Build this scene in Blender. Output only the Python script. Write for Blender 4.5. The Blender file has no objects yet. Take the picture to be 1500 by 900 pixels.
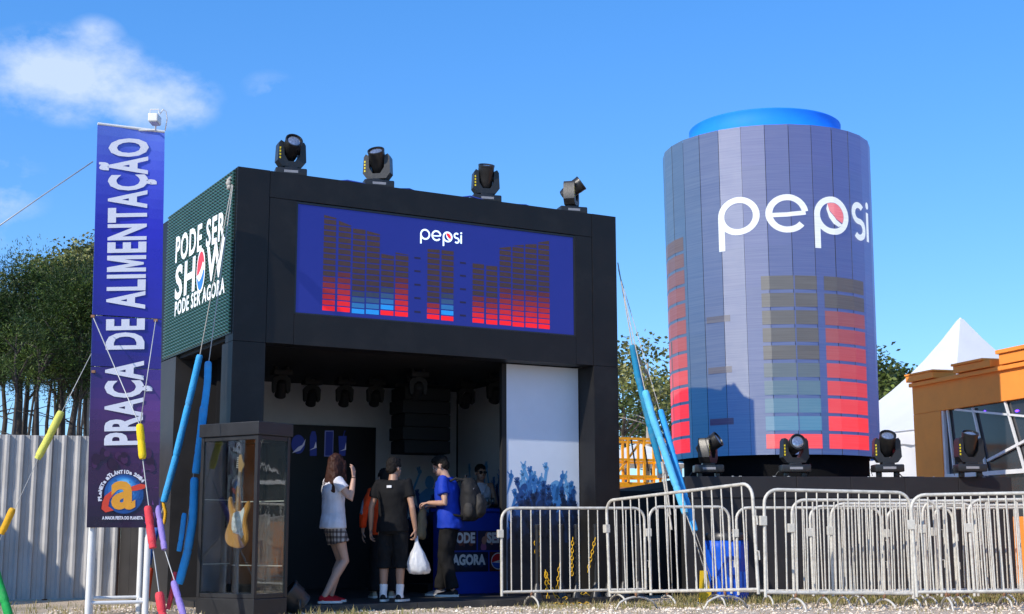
import bpy, bmesh, math, random
from mathutils import Vector as V, Matrix as M, noise as NZ
R=random.Random(7)
S=bpy.context.scene; COL=S.collection
PI=math.pi; rad=math.radians
# ---------------------------------------------------------------- camera, sky, sun, exposure
F=1996.73; PITCH=.1662; HC=.8812; ROLL=-.0027
cd=bpy.data.cameras.new('camera'); cam=bpy.data.objects.new('camera',cd); COL.objects.link(cam)
cd.sensor_width=36; cd.lens=F/1500*36; cd.clip_start=.1; cd.clip_end=5000
cam.matrix_world=M.Translation((0,0,HC))@M.Rotation(PI/2+PITCH,4,'X')@M.Rotation(ROLL,4,'Z')
S.camera=cam
SUN_E=rad(36); SX,SY=-.70,-.714                       # horizontal direction towards the sun
W=bpy.data.worlds.new('World'); S.world=W; W.use_nodes=True
def world():
    nt=W.node_tree; n=nt.nodes; l=nt.links; n.clear()
    out=n.new('ShaderNodeOutputWorld'); bg=n.new('ShaderNodeBackground'); bg.inputs[1].default_value=.1
    sky=n.new('ShaderNodeTexSky'); sky.sky_type='NISHITA'; sky.sun_disc=False
    sky.sun_elevation=SUN_E; sky.sun_rotation=math.atan2(SX,SY); sky.air_density=1.0; sky.dust_density=.35; sky.ozone_density=1.6; sky.altitude=0
    hs=n.new('ShaderNodeHueSaturation'); hs.inputs['Saturation'].default_value=1.38; hs.inputs['Value'].default_value=1.75; hs.inputs['Hue'].default_value=.502
    l.new(sky.outputs[0],hs.inputs['Color'])
    gm=n.new('ShaderNodeGamma'); gm.inputs['Gamma'].default_value=.68; l.new(hs.outputs[0],gm.inputs[0])
    cm=n.new('ShaderNodeVectorMath'); cm.operation='MULTIPLY'; l.new(gm.outputs[0],cm.inputs[0]); cm.inputs[1].default_value=(1.0,1.50,2.2)
    tc=n.new('ShaderNodeTexCoord')
    def vm(op,a,b):
        x=n.new('ShaderNodeVectorMath'); x.operation=op
        for i,q in enumerate((a,b)):
            if q is None: continue
            if hasattr(q,'links'): l.new(q,x.inputs[i])
            else: x.inputs[i].default_value=q
        return x
    def mt(op,a,b=0,c=0,clamp=False):
        x=n.new('ShaderNodeMath'); x.operation=op; x.use_clamp=clamp
        for i,q in enumerate((a,b,c)):
            if hasattr(q,'links'): l.new(q,x.inputs[i])
            else: x.inputs[i].default_value=q
        return x.outputs[0]
    nz=n.new('ShaderNodeTexNoise'); nz.inputs['Scale'].default_value=24; nz.inputs['Detail'].default_value=10; nz.inputs['Roughness'].default_value=.6
    mp=n.new('ShaderNodeMapping'); mp.inputs['Scale'].default_value=(1,1,1.5); mp.inputs['Location'].default_value=(.31,.12,.07)
    l.new(tc.outputs['Generated'],mp.inputs[0]); l.new(mp.outputs[0],nz.inputs['Vector'])
    tot=None
    for (px,py,rx,rz,st) in ((105,112,.072,.036,1.05),(212,142,.058,.030,.85),(140,62,.024,.020,.55),(-20,285,.045,.045,.40),(395,130,.022,.014,.22),(-500,60,.22,.05,.9),(2300,-250,.3,.08,.8)):
        d=ray(px,py).normalized()
        s=vm('SUBTRACT',tc.outputs['Generated'],tuple(d)); s2=vm('DIVIDE',s.outputs[0],(rx,rx,rz)); ln=vm('LENGTH',s2.outputs[0],None)
        fall=mt('SUBTRACT',1.0,ln.outputs['Value'])
        v=mt('MULTIPLY',mt('MAXIMUM',fall,0),st)
        tot=v if tot is None else mt('MAXIMUM',tot,v)
    a=mt('MULTIPLY_ADD',nz.outputs['Fac'],2.6,-1.28)
    b=mt('ADD',a,mt('MULTIPLY',tot,1.15))
    gate=mt('MULTIPLY',tot,4.0,clamp=True)
    fac=mt('MULTIPLY',mt('MULTIPLY',b,.95,clamp=True),gate)
    fac=mt('MULTIPLY',fac,.72)
    mx=n.new('ShaderNodeMix'); mx.data_type='RGBA'
    l.new(fac,mx.inputs['Factor']); l.new(cm.outputs[0],mx.inputs[6]); mx.inputs[7].default_value=(7.0,8.0,9.9,1)
    l.new(mx.outputs[2],bg.inputs[0]); l.new(bg.outputs[0],out.inputs[0])
def ray(px,py):
    dx,dy=px-750,py-450; c,s=math.cos(ROLL),math.sin(ROLL)
    a=dx*c+dy*s; b=-dx*s+dy*c; u=-b/F; c,s=math.cos(PITCH),math.sin(PITCH)
    return V((a/F,c-s*u,s+c*u))
O=V((0,0,HC))
def at(px,py,Y):                                        # point of the sight line at depth Y
    r=ray(px,py); return O+r*(Y/r.y)
def on(px,py,P,n):                                      # sight line meets a plane
    r=ray(px,py); n=V(n); return O+r*((V(P)-O).dot(n)/r.dot(n))
world()
sd=bpy.data.lights.new('sun','SUN'); sd.energy=4.2; sd.angle=rad(.5); sd.color=(1,.925,.81)
so=bpy.data.objects.new('sun',sd); COL.objects.link(so)
so.rotation_euler=V((SX*math.cos(SUN_E),SY*math.cos(SUN_E),math.sin(SUN_E))).to_track_quat('Z','Y').to_euler()
so.location=(-20,-20,30)
vs=S.view_settings; vs.view_transform='Standard'; vs.look='None'; vs.gamma=1; vs.exposure=.2; vs.use_curve_mapping=False
S.display_settings.display_device='sRGB'
S.cycles.max_bounces=8; S.cycles.transparent_max_bounces=12
# ---------------------------------------------------------------- materials
def lin(c):
    return c/12.92 if c<=.04045 else ((c+.055)/1.055)**2.4
def rgb(h):
    h=h.lstrip('#'); return tuple(lin(int(h[i:i+2],16)/255) for i in (0,2,4))
def mat(name,col,rough=.6,metal=0,var=.12,scale=6,bump=0,bscale=40,emit=0,ecol=None,spec=.5,coat=0,dirt=0,dcol=(.2,.16,.12),attr=False,trans=0,coords='Object'):
    m=bpy.data.materials.new(name); m.use_nodes=True; nt=m.node_tree; n=nt.nodes; l=nt.links
    b=n['Principled BSDF']; b.inputs['Roughness'].default_value=rough; b.inputs['Metallic'].default_value=metal
    b.inputs['Specular IOR Level'].default_value=spec; b.inputs['Coat Weight'].default_value=coat
    tc=n.new('ShaderNodeTexCoord').outputs[coords]
    nz=n.new('ShaderNodeTexNoise'); nz.inputs['Scale'].default_value=scale; nz.inputs['Detail'].default_value=6; nz.inputs['Roughness'].default_value=.62
    l.new(tc,nz.inputs['Vector'])
    mr=n.new('ShaderNodeMapRange'); l.new(nz.outputs['Fac'],mr.inputs[0]); mr.inputs[1].default_value=.25; mr.inputs[2].default_value=.75
    mr.inputs[3].default_value=1-var; mr.inputs[4].default_value=1+var
    vm=n.new('ShaderNodeVectorMath'); vm.operation='SCALE'; l.new(mr.outputs[0],vm.inputs['Scale'])
    if attr:
        at_=n.new('ShaderNodeAttribute'); at_.attribute_name='Col'; l.new(at_.outputs['Color'],vm.inputs[0])
    else: vm.inputs[0].default_value=col[:3]
    res=vm.outputs[0]
    if dirt:
        n2=n.new('ShaderNodeTexNoise'); n2.inputs['Scale'].default_value=scale*.55; n2.inputs['Detail'].default_value=8; n2.inputs['Roughness'].default_value=.7
        l.new(tc,n2.inputs['Vector'])
        r2=n.new('ShaderNodeMapRange'); l.new(n2.outputs['Fac'],r2.inputs[0]); r2.inputs[1].default_value=.5; r2.inputs[2].default_value=.72; r2.inputs[4].default_value=dirt
        mx=n.new('ShaderNodeMix'); mx.data_type='RGBA'; l.new(r2.outputs[0],mx.inputs['Factor']); l.new(res,mx.inputs[6]); mx.inputs[7].default_value=(*dcol,1); res=mx.outputs[2]
    l.new(res,b.inputs['Base Color'])
    rr=n.new('ShaderNodeMapRange'); l.new(nz.outputs['Fac'],rr.inputs[0]); rr.inputs[3].default_value=max(0,rough-.08); rr.inputs[4].default_value=min(1,rough+.08); l.new(rr.outputs[0],b.inputs['Roughness'])
    if bump:
        n3=n.new('ShaderNodeTexNoise'); n3.inputs['Scale'].default_value=bscale; n3.inputs['Detail'].default_value=5; l.new(tc,n3.inputs['Vector'])
        bp=n.new('ShaderNodeBump'); bp.inputs['Strength'].default_value=bump; bp.inputs['Distance'].default_value=.02; l.new(n3.outputs['Fac'],bp.inputs['Height']); l.new(bp.outputs[0],b.inputs['Normal'])
    if emit:
        b.inputs['Emission Strength'].default_value=emit
        if attr: l.new(at_.outputs['Color'],b.inputs['Emission Color'])
        else: b.inputs['Emission Color'].default_value=(*(ecol or col)[:3],1)
    if trans:
        tr=n.new('ShaderNodeBsdfTranslucent'); l.new(res,tr.inputs[0]); ms=n.new('ShaderNodeMixShader'); ms.inputs[0].default_value=trans
        l.new(b.outputs[0],ms.inputs[1]); l.new(tr.outputs[0],ms.inputs[2]); l.new(ms.outputs[0],n['Material Output'].inputs[0])
    return m
BLK=mat('black_panel_paint',(.0085,.0078,.0078),.5,var=.4,scale=2.2,bump=.35,bscale=2.5,dirt=.5,dcol=(.030,.028,.026),spec=.35)
BLK2=mat('matt_black',(.008,.008,.009),.75,var=.2)
BLKG=mat('black_plastic',(.016,.016,.017),.38,var=.2,scale=20,bump=.05)
GREYP=mat('grey_pillar',(.034,.031,.030),.5,var=.25,scale=3,dirt=.25,dcol=(.06,.055,.05))
DRAPE=mat('black_drape',(.006,.006,.007),.95,spec=.15,bump=.3,bscale=60)
WALLW=mat('white_print_wall',(.60,.60,.62),.5,var=.08,scale=2)
STEEL=mat('galvanised_steel',(.58,.55,.48),.5,metal=.1,var=.3,scale=11,dirt=.55,dcol=(.26,.22,.17),bump=.05)
RUST=mat('rusty_steel',(.22,.11,.06),.8,var=.4,scale=20)
WHITE=mat('white_paint',(.72,.72,.70),.45,var=.08,scale=4,dirt=.3,dcol=(.45,.42,.37))
ROPE=mat('rope',(.42,.40,.36),.9,var=.2,scale=60)
WIRE=mat('thin_wire',(.45,.46,.46),.5,metal=.3)
def foam(name,h): return mat(name,rgb(h),.75,var=.14,scale=7,bump=.35,bscale=60,dirt=.3,spec=.25,dcol=(.25,.24,.22))
BLUEF=foam('blue_foam','#3aa2e0'); TEALF=foam('teal_foam','#1f7fa8'); CYANF=foam('light_blue_foam','#5cb6e0'); YELF=foam('yellow_foam','#e3c21c'); PYELF=foam('pale_yellow_foam','#d3d265')
REDF=foam('red_foam','#d8424c'); PURF=foam('purple_foam','#9480c6'); ORF=foam('orange_foam','#cf4a2c'); GRNF=foam('green_foam','#1f9a4a'); DBLF=foam('dark_blue_foam','#2a63b8'); AMBF=foam('amber_foam','#e0a92a')
LET=mat('white_lettering',(.72,.73,.76),.5,var=.05)
PRINT=mat('printed_colour',(1,1,1),.5,attr=True,var=.10,scale=7)
LEDC=mat('led_cells',(1,1,1),.45,attr=True,var=.12,scale=9,emit=.42,spec=.3)
SKIN=mat('skin',(.46,.27,.19),.5,var=.1,scale=12); SKIN2=mat('tan_skin',(.36,.20,.13),.5,var=.1,scale=12)
def ledmat(name,grey,e,rough=.42,spec=.4,rows=110,zs=1.0):          # daylight on a grey screen face plus the light of its cells
    m=mat(name,(1,1,1),rough,attr=True,var=.10,scale=3,emit=e,spec=spec); nt=m.node_tree; n=nt.nodes; l=nt.links; b=n['Principled BSDF']
    tc=n.new('ShaderNodeTexCoord'); mp=n.new('ShaderNodeMapping'); mp.inputs['Scale'].default_value=(1.2,1.2,rows); l.new(tc.outputs['Object'],mp.inputs[0])
    nz=n.new('ShaderNodeTexNoise'); nz.inputs['Scale'].default_value=1; nz.inputs['Detail'].default_value=3; l.new(mp.outputs[0],nz.inputs['Vector'])
    r=n.new('ShaderNodeMapRange'); l.new(nz.outputs['Fac'],r.inputs[0]); r.inputs[1].default_value=.3; r.inputs[2].default_value=.7; r.inputs[3].default_value=.72; r.inputs[4].default_value=1.25
    v=n.new('ShaderNodeVectorMath'); v.operation='SCALE'; v.inputs[0].default_value=grey; l.new(r.outputs[0],v.inputs['Scale']); l.new(v.outputs[0],b.inputs['Base Color'])
    return m
# ---------------------------------------------------------------- mesh builder
def basis(d,up=None):
    d=V(d).normalized(); a=up or (V((0,0,1)) if abs(d.z)<.95 else V((0,1,0)))
    x=d.cross(a).normalized(); return x,d.cross(x).normalized()*-1,d
class MB:
    def __init__(s): s.v=[]; s.f=[]; s.m=[]; s.c=[]; s.mi=0; s.col=None; s.X=None
    def add(s,vs,fs):
        o=len(s.v)
        for p in vs: s.v.append(tuple(s.X@V(p)) if s.X else tuple(p))
        for f in fs: s.f.append(tuple(i+o for i in f)); s.m.append(s.mi); s.c.append(s.col)
        return s
    def box(s,a,b):
        (x0,y0,z0),(x1,y1,z1)=a,b
        return s.add([(x0,y0,z0),(x1,y0,z0),(x1,y1,z0),(x0,y1,z0),(x0,y0,z1),(x1,y0,z1),(x1,y1,z1),(x0,y1,z1)],
            [(0,3,2,1),(4,5,6,7),(0,1,5,4),(1,2,6,5),(2,3,7,6),(3,0,4,7)])
    def bbox(s,a,b,r=.01):                              # box with chamfered edges
        bm=bmesh.new(); bmesh.ops.create_cube(bm,size=1)
        for v in bm.verts:
            v.co=V([(a[i]+b[i])/2+v.co[i]*(b[i]-a[i]) for i in range(3)])
        bmesh.ops.bevel(bm,geom=list(bm.edges),offset=r,segments=2,affect='EDGES',profile=.6)
        return s.bm(bm)
    def bm(s,bm):
        bm.verts.index_update(); vs=[tuple(v.co) for v in bm.verts]; fs=[tuple(v.index for v in f.verts) for f in bm.faces]; bm.free(); return s.add(vs,fs)
    def bar(s,p,q,w,h,up=None):
        p,q=V(p),V(q); x,y,d=basis(q-p,up); vs=[]
        for c in (p,q):
            for a,b in ((-1,-1),(1,-1),(1,1),(-1,1)): vs.append(c+x*(a*w/2)+y*(b*h/2))
        return s.add(vs,[(0,1,2,3),(7,6,5,4),(0,4,5,1),(1,5,6,2),(2,6,7,3),(3,7,4,0)])
    def tube(s,pts,r,n=8,cap=True,round_=False):
        pts=[V(p) for p in pts]; rs=r if isinstance(r,(list,tuple)) else [r]*len(pts)
        if round_:
            d0=(pts[0]-pts[1]).normalized(); d1=(pts[-1]-pts[-2]).normalized(); a,b=pts[0],pts[-1]; ra,rb=rs[0],rs[-1]
            pts=[a+d0*ra*.97,a+d0*ra*.7]+pts+[b+d1*rb*.7,b+d1*rb*.97]; rs=[ra*.25,ra*.72]+list(rs)+[rb*.72,rb*.25]
        vs=[]; x=None
        for i,p in enumerate(pts):
            d=(pts[min(i+1,len(pts)-1)]-pts[max(i-1,0)]).normalized()
            if x is None: x,_,_=basis(d)
            x=(x-d*x.dot(d)).normalized(); y=d.cross(x)
            for k in range(n): a=2*PI*k/n; vs.append(p+(x*math.cos(a)+y*math.sin(a))*rs[i])
        fs=[]
        for i in range(len(pts)-1):
            for k in range(n): a=i*n+k; b=i*n+(k+1)%n; fs.append((a,b,b+n,a+n))
        if cap: fs.append(tuple(range(n-1,-1,-1))); fs.append(tuple(range((len(pts)-1)*n,len(pts)*n)))
        return s.add(vs,fs)
    def loft(s,rings):                                  # rings: lists of equal length
        n=len(rings[0]); vs=[p for r in rings for p in r]; fs=[]
        for i in range(len(rings)-1):
            for k in range(n): a=i*n+k; b=i*n+(k+1)%n; fs.append((a,b,b+n,a+n))
        fs.append(tuple(range(n-1,-1,-1))); fs.append(tuple(range((len(rings)-1)*n,len(rings)*n)))
        return s.add(vs,fs)
    def lathe(s,prof,n=16,X=None):
        rings=[]
        for r,z in prof:
            ring=[V((max(r,1e-4)*math.cos(2*PI*k/n),max(r,1e-4)*math.sin(2*PI*k/n),z)) for k in range(n)]
            rings.append([X@p for p in ring] if X else ring)
        return s.loft(rings)
    def ball(s,c,r,n=14,rot=None):
        r=r if isinstance(r,(tuple,list)) else (r,r,r); h=n//2; vs=[]; fs=[]; c=V(c)
        for i in range(1,h):
            for k in range(n):
                a=PI*i/h; b=2*PI*k/n; p=V((r[0]*math.sin(a)*math.cos(b),r[1]*math.sin(a)*math.sin(b),r[2]*math.cos(a)))
                vs.append(c+(rot@p if rot else p))
        t=V((0,0,r[2])); vs.append(c+(rot@t if rot else t)); vs.append(c-(rot@t if rot else t)); T=len(vs)-2
        for i in range(h-2):
            for k in range(n): a=i*n+k; b=i*n+(k+1)%n; fs.append((a,a+n,b+n,b))
        for k in range(n): fs.append((T,k,(k+1)%n)); fs.append((T+1,(h-2)*n+(k+1)%n,(h-2)*n+k))
        return s.add(vs,fs)
    def prism(s,poly,X,h):                              # polygon in local xy, extruded along local z by h
        n=len(poly); vs=[X@V((x,y,0)) for x,y in poly]+[X@V((x,y,h)) for x,y in poly]
        fs=[tuple(range(n-1,-1,-1)),tuple(range(n,2*n))]+[(i,(i+1)%n,n+(i+1)%n,n+i) for i in range(n)]
        return s.add(vs,fs)
    def quad(s,a,b,c,d): return s.add([a,b,c,d],[(0,1,2,3)])
    def mesh(s,name,mats,smooth=False):
        me=bpy.data.meshes.new(name); me.from_pydata(s.v,[],s.f)
        for m in (mats if isinstance(mats,(list,tuple)) else [mats]): me.materials.append(m)
        me.polygons.foreach_set('material_index',s.m)
        if any(c is not None for c in s.c):
            at_=me.color_attributes.new('Col','FLOAT_COLOR','CORNER'); buf=[]
            for f,c in zip(s.f,s.c):
                for _ in f: buf+=[*(c or (1,1,1))[:3],1.0]
            at_.data.foreach_set('color',buf)
        if smooth:
            me.polygons.foreach_set('use_smooth',[True]*len(s.f))
            if smooth!=True: me.set_sharp_from_angle(angle=rad(smooth))
        me.update(); return me
    def build(s,name,mats,parent=None,smooth=False,world=False):
        if world and parent is not None:
            r=parent
            while r.parent: r=r.parent
            X=mw(r).inverted(); s.v=[tuple(X@V(p)) for p in s.v]
        return link(name,s.mesh(name,mats,smooth),parent)
def mw(o): return M.LocRotScale(o.location,o.rotation_euler,o.scale)
def link(name,data,parent=None,loc=None,rot=None):
    o=bpy.data.objects.new(name,data); COL.objects.link(o)
    if parent: o.parent=parent
    if loc: o.location=loc
    if rot: o.rotation_euler=rot
    return o
def tag(o,label=None,cat=None,group=None,kind=None):
    if label: o['label']=label
    if cat: o['category']=cat
    if group: o['group']=group
    if kind: o['kind']=kind
    return o
def thing(name,label,cat,loc=(0,0,0),rz=0,group=None,rot=None):
    o=link(name,None,None,loc); o.rotation_euler=rot or (0,0,rz); o.empty_display_size=.2
    return tag(o,label,cat,group)
def copy_tree(o,parent=None,kids=None):
    c=o.copy(); COL.objects.link(c)
    if parent: c.parent=parent
    for ch in list(o.children): copy_tree(ch,c)
    return c
DG=lambda: bpy.context.evaluated_depsgraph_get()
def evalmesh(mb,mods,name):
    me=mb.mesh(name,[]) ; o=bpy.data.objects.new('tmp_'+name,me); COL.objects.link(o)
    for typ,kw in mods:
        md=o.modifiers.new(typ,typ)
        for k,v in kw.items(): setattr(md,k,v)
    bpy.context.view_layer.update()
    r=bpy.data.meshes.new_from_object(o.evaluated_get(DG())); r.name=name
    bpy.data.objects.remove(o); bpy.data.meshes.remove(me); return r
_tc={}
def text2d(s,bold=.02,spacing=1.0):                     # flat text in its own xy units (verts, faces)
    k=(s,bold,spacing)
    if k in _tc: return _tc[k]
    cu=bpy.data.curves.new('t','FONT'); cu.body=s; cu.size=1; cu.offset=bold; cu.space_character=spacing; cu.resolution_u=3; cu.fill_mode='BOTH'; cu.dimensions='2D'
    o=bpy.data.objects.new('t',cu); COL.objects.link(o); bpy.context.view_layer.update()
    me=bpy.data.meshes.new_from_object(o.evaluated_get(DG())); bm=bmesh.new(); bm.from_mesh(me)
    bmesh.ops.remove_doubles(bm,verts=bm.verts,dist=1e-4); bm.verts.index_update()
    r=([(v.co.x,v.co.y) for v in bm.verts],[tuple(v.index for v in f.verts) for f in bm.faces]); bm.free()
    bpy.data.objects.remove(o); bpy.data.curves.remove(cu); bpy.data.meshes.remove(me); _tc[k]=r; return r
def fit_text(s,x0,x1,y0,y1,bold=.02,spacing=1.0):       # capitals fill the given rectangle
    v,f=text2d(s,bold,spacing); hv,_=text2d('H',bold)
    a,b=min(p[0] for p in v),max(p[0] for p in v); c,d=min(p[1] for p in hv),max(p[1] for p in hv)
    return [(x0+(x-a)/(b-a)*(x1-x0),y0+(y-c)/(d-c)*(y1-y0)) for x,y in v],f
def stroke(pts,w,close=False):                          # polyline of constant width -> (verts, faces) in 2D
    n=len(pts); vs=[]; fs=[]
    for i,p in enumerate(pts):
        a=pts[(i-1)%n] if (close or i>0) else pts[i]; b=pts[(i+1)%n] if (close or i<n-1) else pts[i]
        dx,dy=b[0]-a[0],b[1]-a[1]; L=math.hypot(dx,dy) or 1
        vs+=[(p[0]-dy/L*w/2,p[1]+dx/L*w/2),(p[0]+dy/L*w/2,p[1]-dx/L*w/2)]
    for i in range(n if close else n-1):
        j=(i+1)%n; fs.append((2*i,2*i+1,2*j+1,2*j))
    return vs,fs
def arc(cx,cy,r,a0,a1,n=20,ry=None): return [(cx+r*math.cos(rad(a0+(a1-a0)*i/n)),cy+(ry or r)*math.sin(rad(a0+(a1-a0)*i/n))) for i in range(n+1)]
def brand_word():                                       # the round lower-case word: list of (verts, faces, colour key); x-height bowl diameter 1
    L=[]; w=.157; r=.5-w/2
    def ad(t,c='w'): L.append((t[0],t[1],c))
    ad(stroke(arc(.5,.5,r,0,360,36)[:-1],w,True)); ad(stroke([(w/2,.5),(w/2,-.38)],w))
    ox=1.13
    ad(stroke(arc(ox+.5,.5,r,-38,-352,34),w)); ad(stroke([(ox+.09,.46),(ox+.5,.47),(ox+.93,.53)],w*.72))
    ox=2.26
    ad(stroke(arc(ox+.5,.5,r,0,360,36)[:-1],w,True)); ad(stroke([(ox+w/2,.5),(ox+w/2,-.38)],w))
    ri=r-w/2-.01
    red=arc(ox+.5,.5,ri,115,-30,20); ad(([(p[0],p[1]) for p in red]+[(ox+.60,.42),(ox+.42,.62)],[tuple(range(len(red)+1,-1,-1))]),'r')
    wv=[(ox+.36,.80),(ox+.42,.60),(ox+.60,.40),(ox+.80,.28),(ox+.66,.22),(ox+.52,.28),(ox+.40,.44),(ox+.33,.66)]
    ad((wv,[tuple(range(len(wv)-1,-1,-1))]),'w')
    ox=3.36
    sp=arc(ox+.30,.70,.215,40,270,16)+arc(ox+.33,.27,.215,90,-140,16)[1:]
    ad(stroke(sp,w))
    ox=4.06
    ad(stroke([(ox+w/2,.02),(ox+w/2,.80)],w)); ad((arc(ox+w/2,.99,w*.62,0,360,14)[:-1],[tuple(range(14))]))
    return L,4.06+w
# ---------------------------------------------------------------- ground
def ss(a,b,x):
    t=max(0,min(1,(x-a)/(b-a))); return t*t*(3-2*t)
def gz(x,y):
    return .10*ss(-.2,2.2,x)*ss(17.6,14.2,y)+.02*NZ.noise(V((x*.6,y*.6,0)))*ss(19,15,y)*ss(-4,-1,abs(x)*-1+30)
GROUND=None
def ground():
    m=bpy.data.materials.new('gravel_ground'); m.use_nodes=True; nt=m.node_tree; n=nt.nodes; l=nt.links; b=n['Principled BSDF']; b.inputs['Roughness'].default_value=.95; b.inputs['Specular IOR Level'].default_value=.2
    tc=n.new('ShaderNodeTexCoord').outputs['Object']
    def nz(sc,det=6):
        x=n.new('ShaderNodeTexNoise'); x.inputs['Scale'].default_value=sc; x.inputs['Detail'].default_value=det; x.inputs['Roughness'].default_value=.65; l.new(tc,x.inputs['Vector']); return x.outputs['Fac']
    def ramp(f,*st):
        r=n.new('ShaderNodeValToRGB'); l.new(f,r.inputs[0]); e=r.color_ramp.elements
        while len(e)<len(st): e.new(.5)
        for q,(p,c) in zip(e,st): q.position=p; q.color=(*c,1)
        return r.outputs[0]
    c1=ramp(nz(26),(.3,(.30,.225,.15)),(.46,(.56,.45,.33)),(.62,(.72,.60,.46)),(.75,(.80,.69,.55)))
    vo=n.new('ShaderNodeTexVoronoi'); vo.inputs['Scale'].default_value=38; l.new(tc,vo.inputs['Vector'])
    st=ramp(vo.outputs['Color'],(.2,(.40,.31,.22)),(.55,(.68,.56,.43)),(.9,(.82,.72,.59)))
    mx=n.new('ShaderNodeMix'); mx.data_type='RGBA'; mx.inputs['Factor'].default_value=.5; l.new(c1,mx.inputs[6]); l.new(st,mx.inputs[7])
    g=n.new('ShaderNodeMapRange'); l.new(nz(.7,7),g.inputs[0]); g.inputs[1].default_value=.50; g.inputs[2].default_value=.66; g.inputs[4].default_value=.5
    gc=ramp(nz(14),(.3,(.05,.06,.018)),(.7,(.17,.155,.06)))
    m2=n.new('ShaderNodeMix'); m2.data_type='RGBA'; l.new(g.outputs[0],m2.inputs['Factor']); l.new(mx.outputs[2],m2.inputs[6]); l.new(gc,m2.inputs[7]); l.new(m2.outputs[2],b.inputs['Base Color'])
    bp=n.new('ShaderNodeBump'); bp.inputs['Strength'].default_value=.9; bp.inputs['Distance'].default_value=.03; l.new(nz(55,4),bp.inputs['Height']); l.new(bp.outputs[0],b.inputs['Normal'])
    def axis(lo,hi,flo,fhi,step):
        a=[]; x=flo
        while x<=fhi+1e-6: a.append(x); x+=step
        k=step; x=flo
        while x>lo: k*=1.5; x-=k; a.insert(0,max(x,lo))
        k=step; x=fhi
        while x<hi: k*=1.5; x+=k; a.append(min(x,hi))
        return a
    xs=axis(-2500,2500,-8,8,.2); ys=axis(-600,3500,11,22,.2)
    mb=MB(); nx=len(xs)
    mb.add([(x,y,gz(x,y)) for y in ys for x in xs],[(j*nx+i,j*nx+i+1,(j+1)*nx+i+1,(j+1)*nx+i) for j in range(len(ys)-1) for i in range(nx-1)])
    tag(mb.build('ground',m,smooth=True),'pale gravel ground with dry earth and sparse grass patches','ground',kind='structure')
    # loose stones
    mb=MB(); cols=[(.64,.53,.40),(.76,.65,.51),(.36,.28,.20),(.68,.55,.42),(.82,.74,.62)]
    for i in range(9000):
        x=R.uniform(-5.5,7.2); y=11.5+6.6*R.random()**.8; r=R.uniform(.008,.022)*(1.6 if R.random()<.06 else 1)
        z=gz(x,y)+r*.3; a=R.uniform(0,6.28); ca,sa=math.cos(a)*r,math.sin(a)*r; h=r*R.uniform(.5,.9); q=R.uniform(.6,1)
        mb.col=R.choice(cols)
        mb.add([(x+ca,y+sa,z),(x-sa*q,y+ca*q,z),(x-ca,y-sa,z),(x+sa*q,y-ca*q,z),(x+ca*.3,y-sa*.2,z+h),(x-ca*.2,y+sa*.4,z+h*.85)],[(0,1,4),(1,5,4),(1,2,5),(2,3,5),(3,4,5),(3,0,4)])
    tag(mb.build('gravel',mat('loose_stone',(1,1,1),.95,attr=True,var=.2,scale=20,spec=.2)),'loose pale stones scattered over the gravel','gravel',kind='stuff')
    # grass
    mb=MB(); 
    def tuft(x,y,h,n,green):
        for k in range(n):
            a=R.uniform(0,6.28); l_=h*R.uniform(.5,1.15); w=R.uniform(.003,.006); bx,by=x+R.gauss(0,.05),y+R.gauss(0,.05); le=R.uniform(.15,.7)*l_
            dx,dy=math.cos(a),math.sin(a); z=gz(bx,by)-.005; px,py=-dy*w,dx*w
            g=R.random(); mb.col=(.14+.22*g,.17+.13*g,.045+.06*g) if R.random()<green else (.36+.12*g,.29+.1*g,.12+.06*g)
            p1=(bx+dx*le*.35,by+dy*le*.35,z+l_*.6); p2=(bx+dx*le,by+dy*le,z+l_)
            mb.add([(bx-px,by-py,z),(bx+px,by+py,z),(p1[0]+px*.8,p1[1]+py*.8,p1[2]),(p1[0]-px*.8,p1[1]-py*.8,p1[2]),p2],[(0,1,2,3),(3,2,4)])
    for i in range(900):
        x=R.uniform(2.2,8.0); y=18.6+R.gauss(0,.45); tuft(x,y,R.uniform(.05,.14),9,.62)
    for i in range(220):
        x=R.uniform(.2,2.4); y=R.uniform(16.6,18.3); tuft(x,y,R.uniform(.04,.09),8,.4)
    for i in range(70):
        x=R.uniform(-2.3,-1.2); y=R.gauss(15.2,.3); tuft(x,y,R.uniform(.05,.13),8,.7)
    for i in range(350):
        x=R.uniform(-6,7.5); y=R.uniform(12.5,18); tuft(x,y,R.uniform(.03,.08),6,.35)
    for i in range(160):
        x=R.uniform(-9,-4.2); y=R.uniform(14.6,18); tuft(x,y,R.uniform(.04,.11),7,.4)
    tag(mb.build('grass',mat('grass_blades',(1,1,1),.7,attr=True,var=.15,trans=.25)),'short dry grass growing through the gravel','grass',kind='stuff')
ground()
# ---------------------------------------------------------------- booth
YAW=.5169; C0=V((-3.3826,16.3488,0)); BX=M.Translation(C0)@M.Rotation(YAW,4,'Z'); BXi=BX.inverted()
U=V((math.cos(YAW),math.sin(YAW),0)); T=V((-math.sin(YAW),math.cos(YAW),0))
def bp_(px,py,t): return BXi@on(px,py,C0+T*t,T)         # booth coordinates on the plane t
def bs_(px,py,s): return BXi@on(px,py,C0+U*s,U)
BW,BH,ZF,ZL=5.61,5.40,3.2245,3.32
O0,O1=.417,5.2
booth=thing('show_booth','black box shaped promotional booth with a blue screen over its open front','booth',C0,YAW)
def bpart(name,a,b,m=BLK,r=.003,parent=None): return MB().bbox(a,b,r).build(name,m,parent or booth)
BD=4.7
bpart('pillar',(0,0,.05),(O0-.003,.42,ZF-.004),GREYP if False else BLK); bpart('pillar',(O1+.003,0,.05),(BW,.42,ZF-.004))
bpart('pillar',(0,2.45,.05),(.42,3.32,ZL-.01),GREYP)
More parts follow.
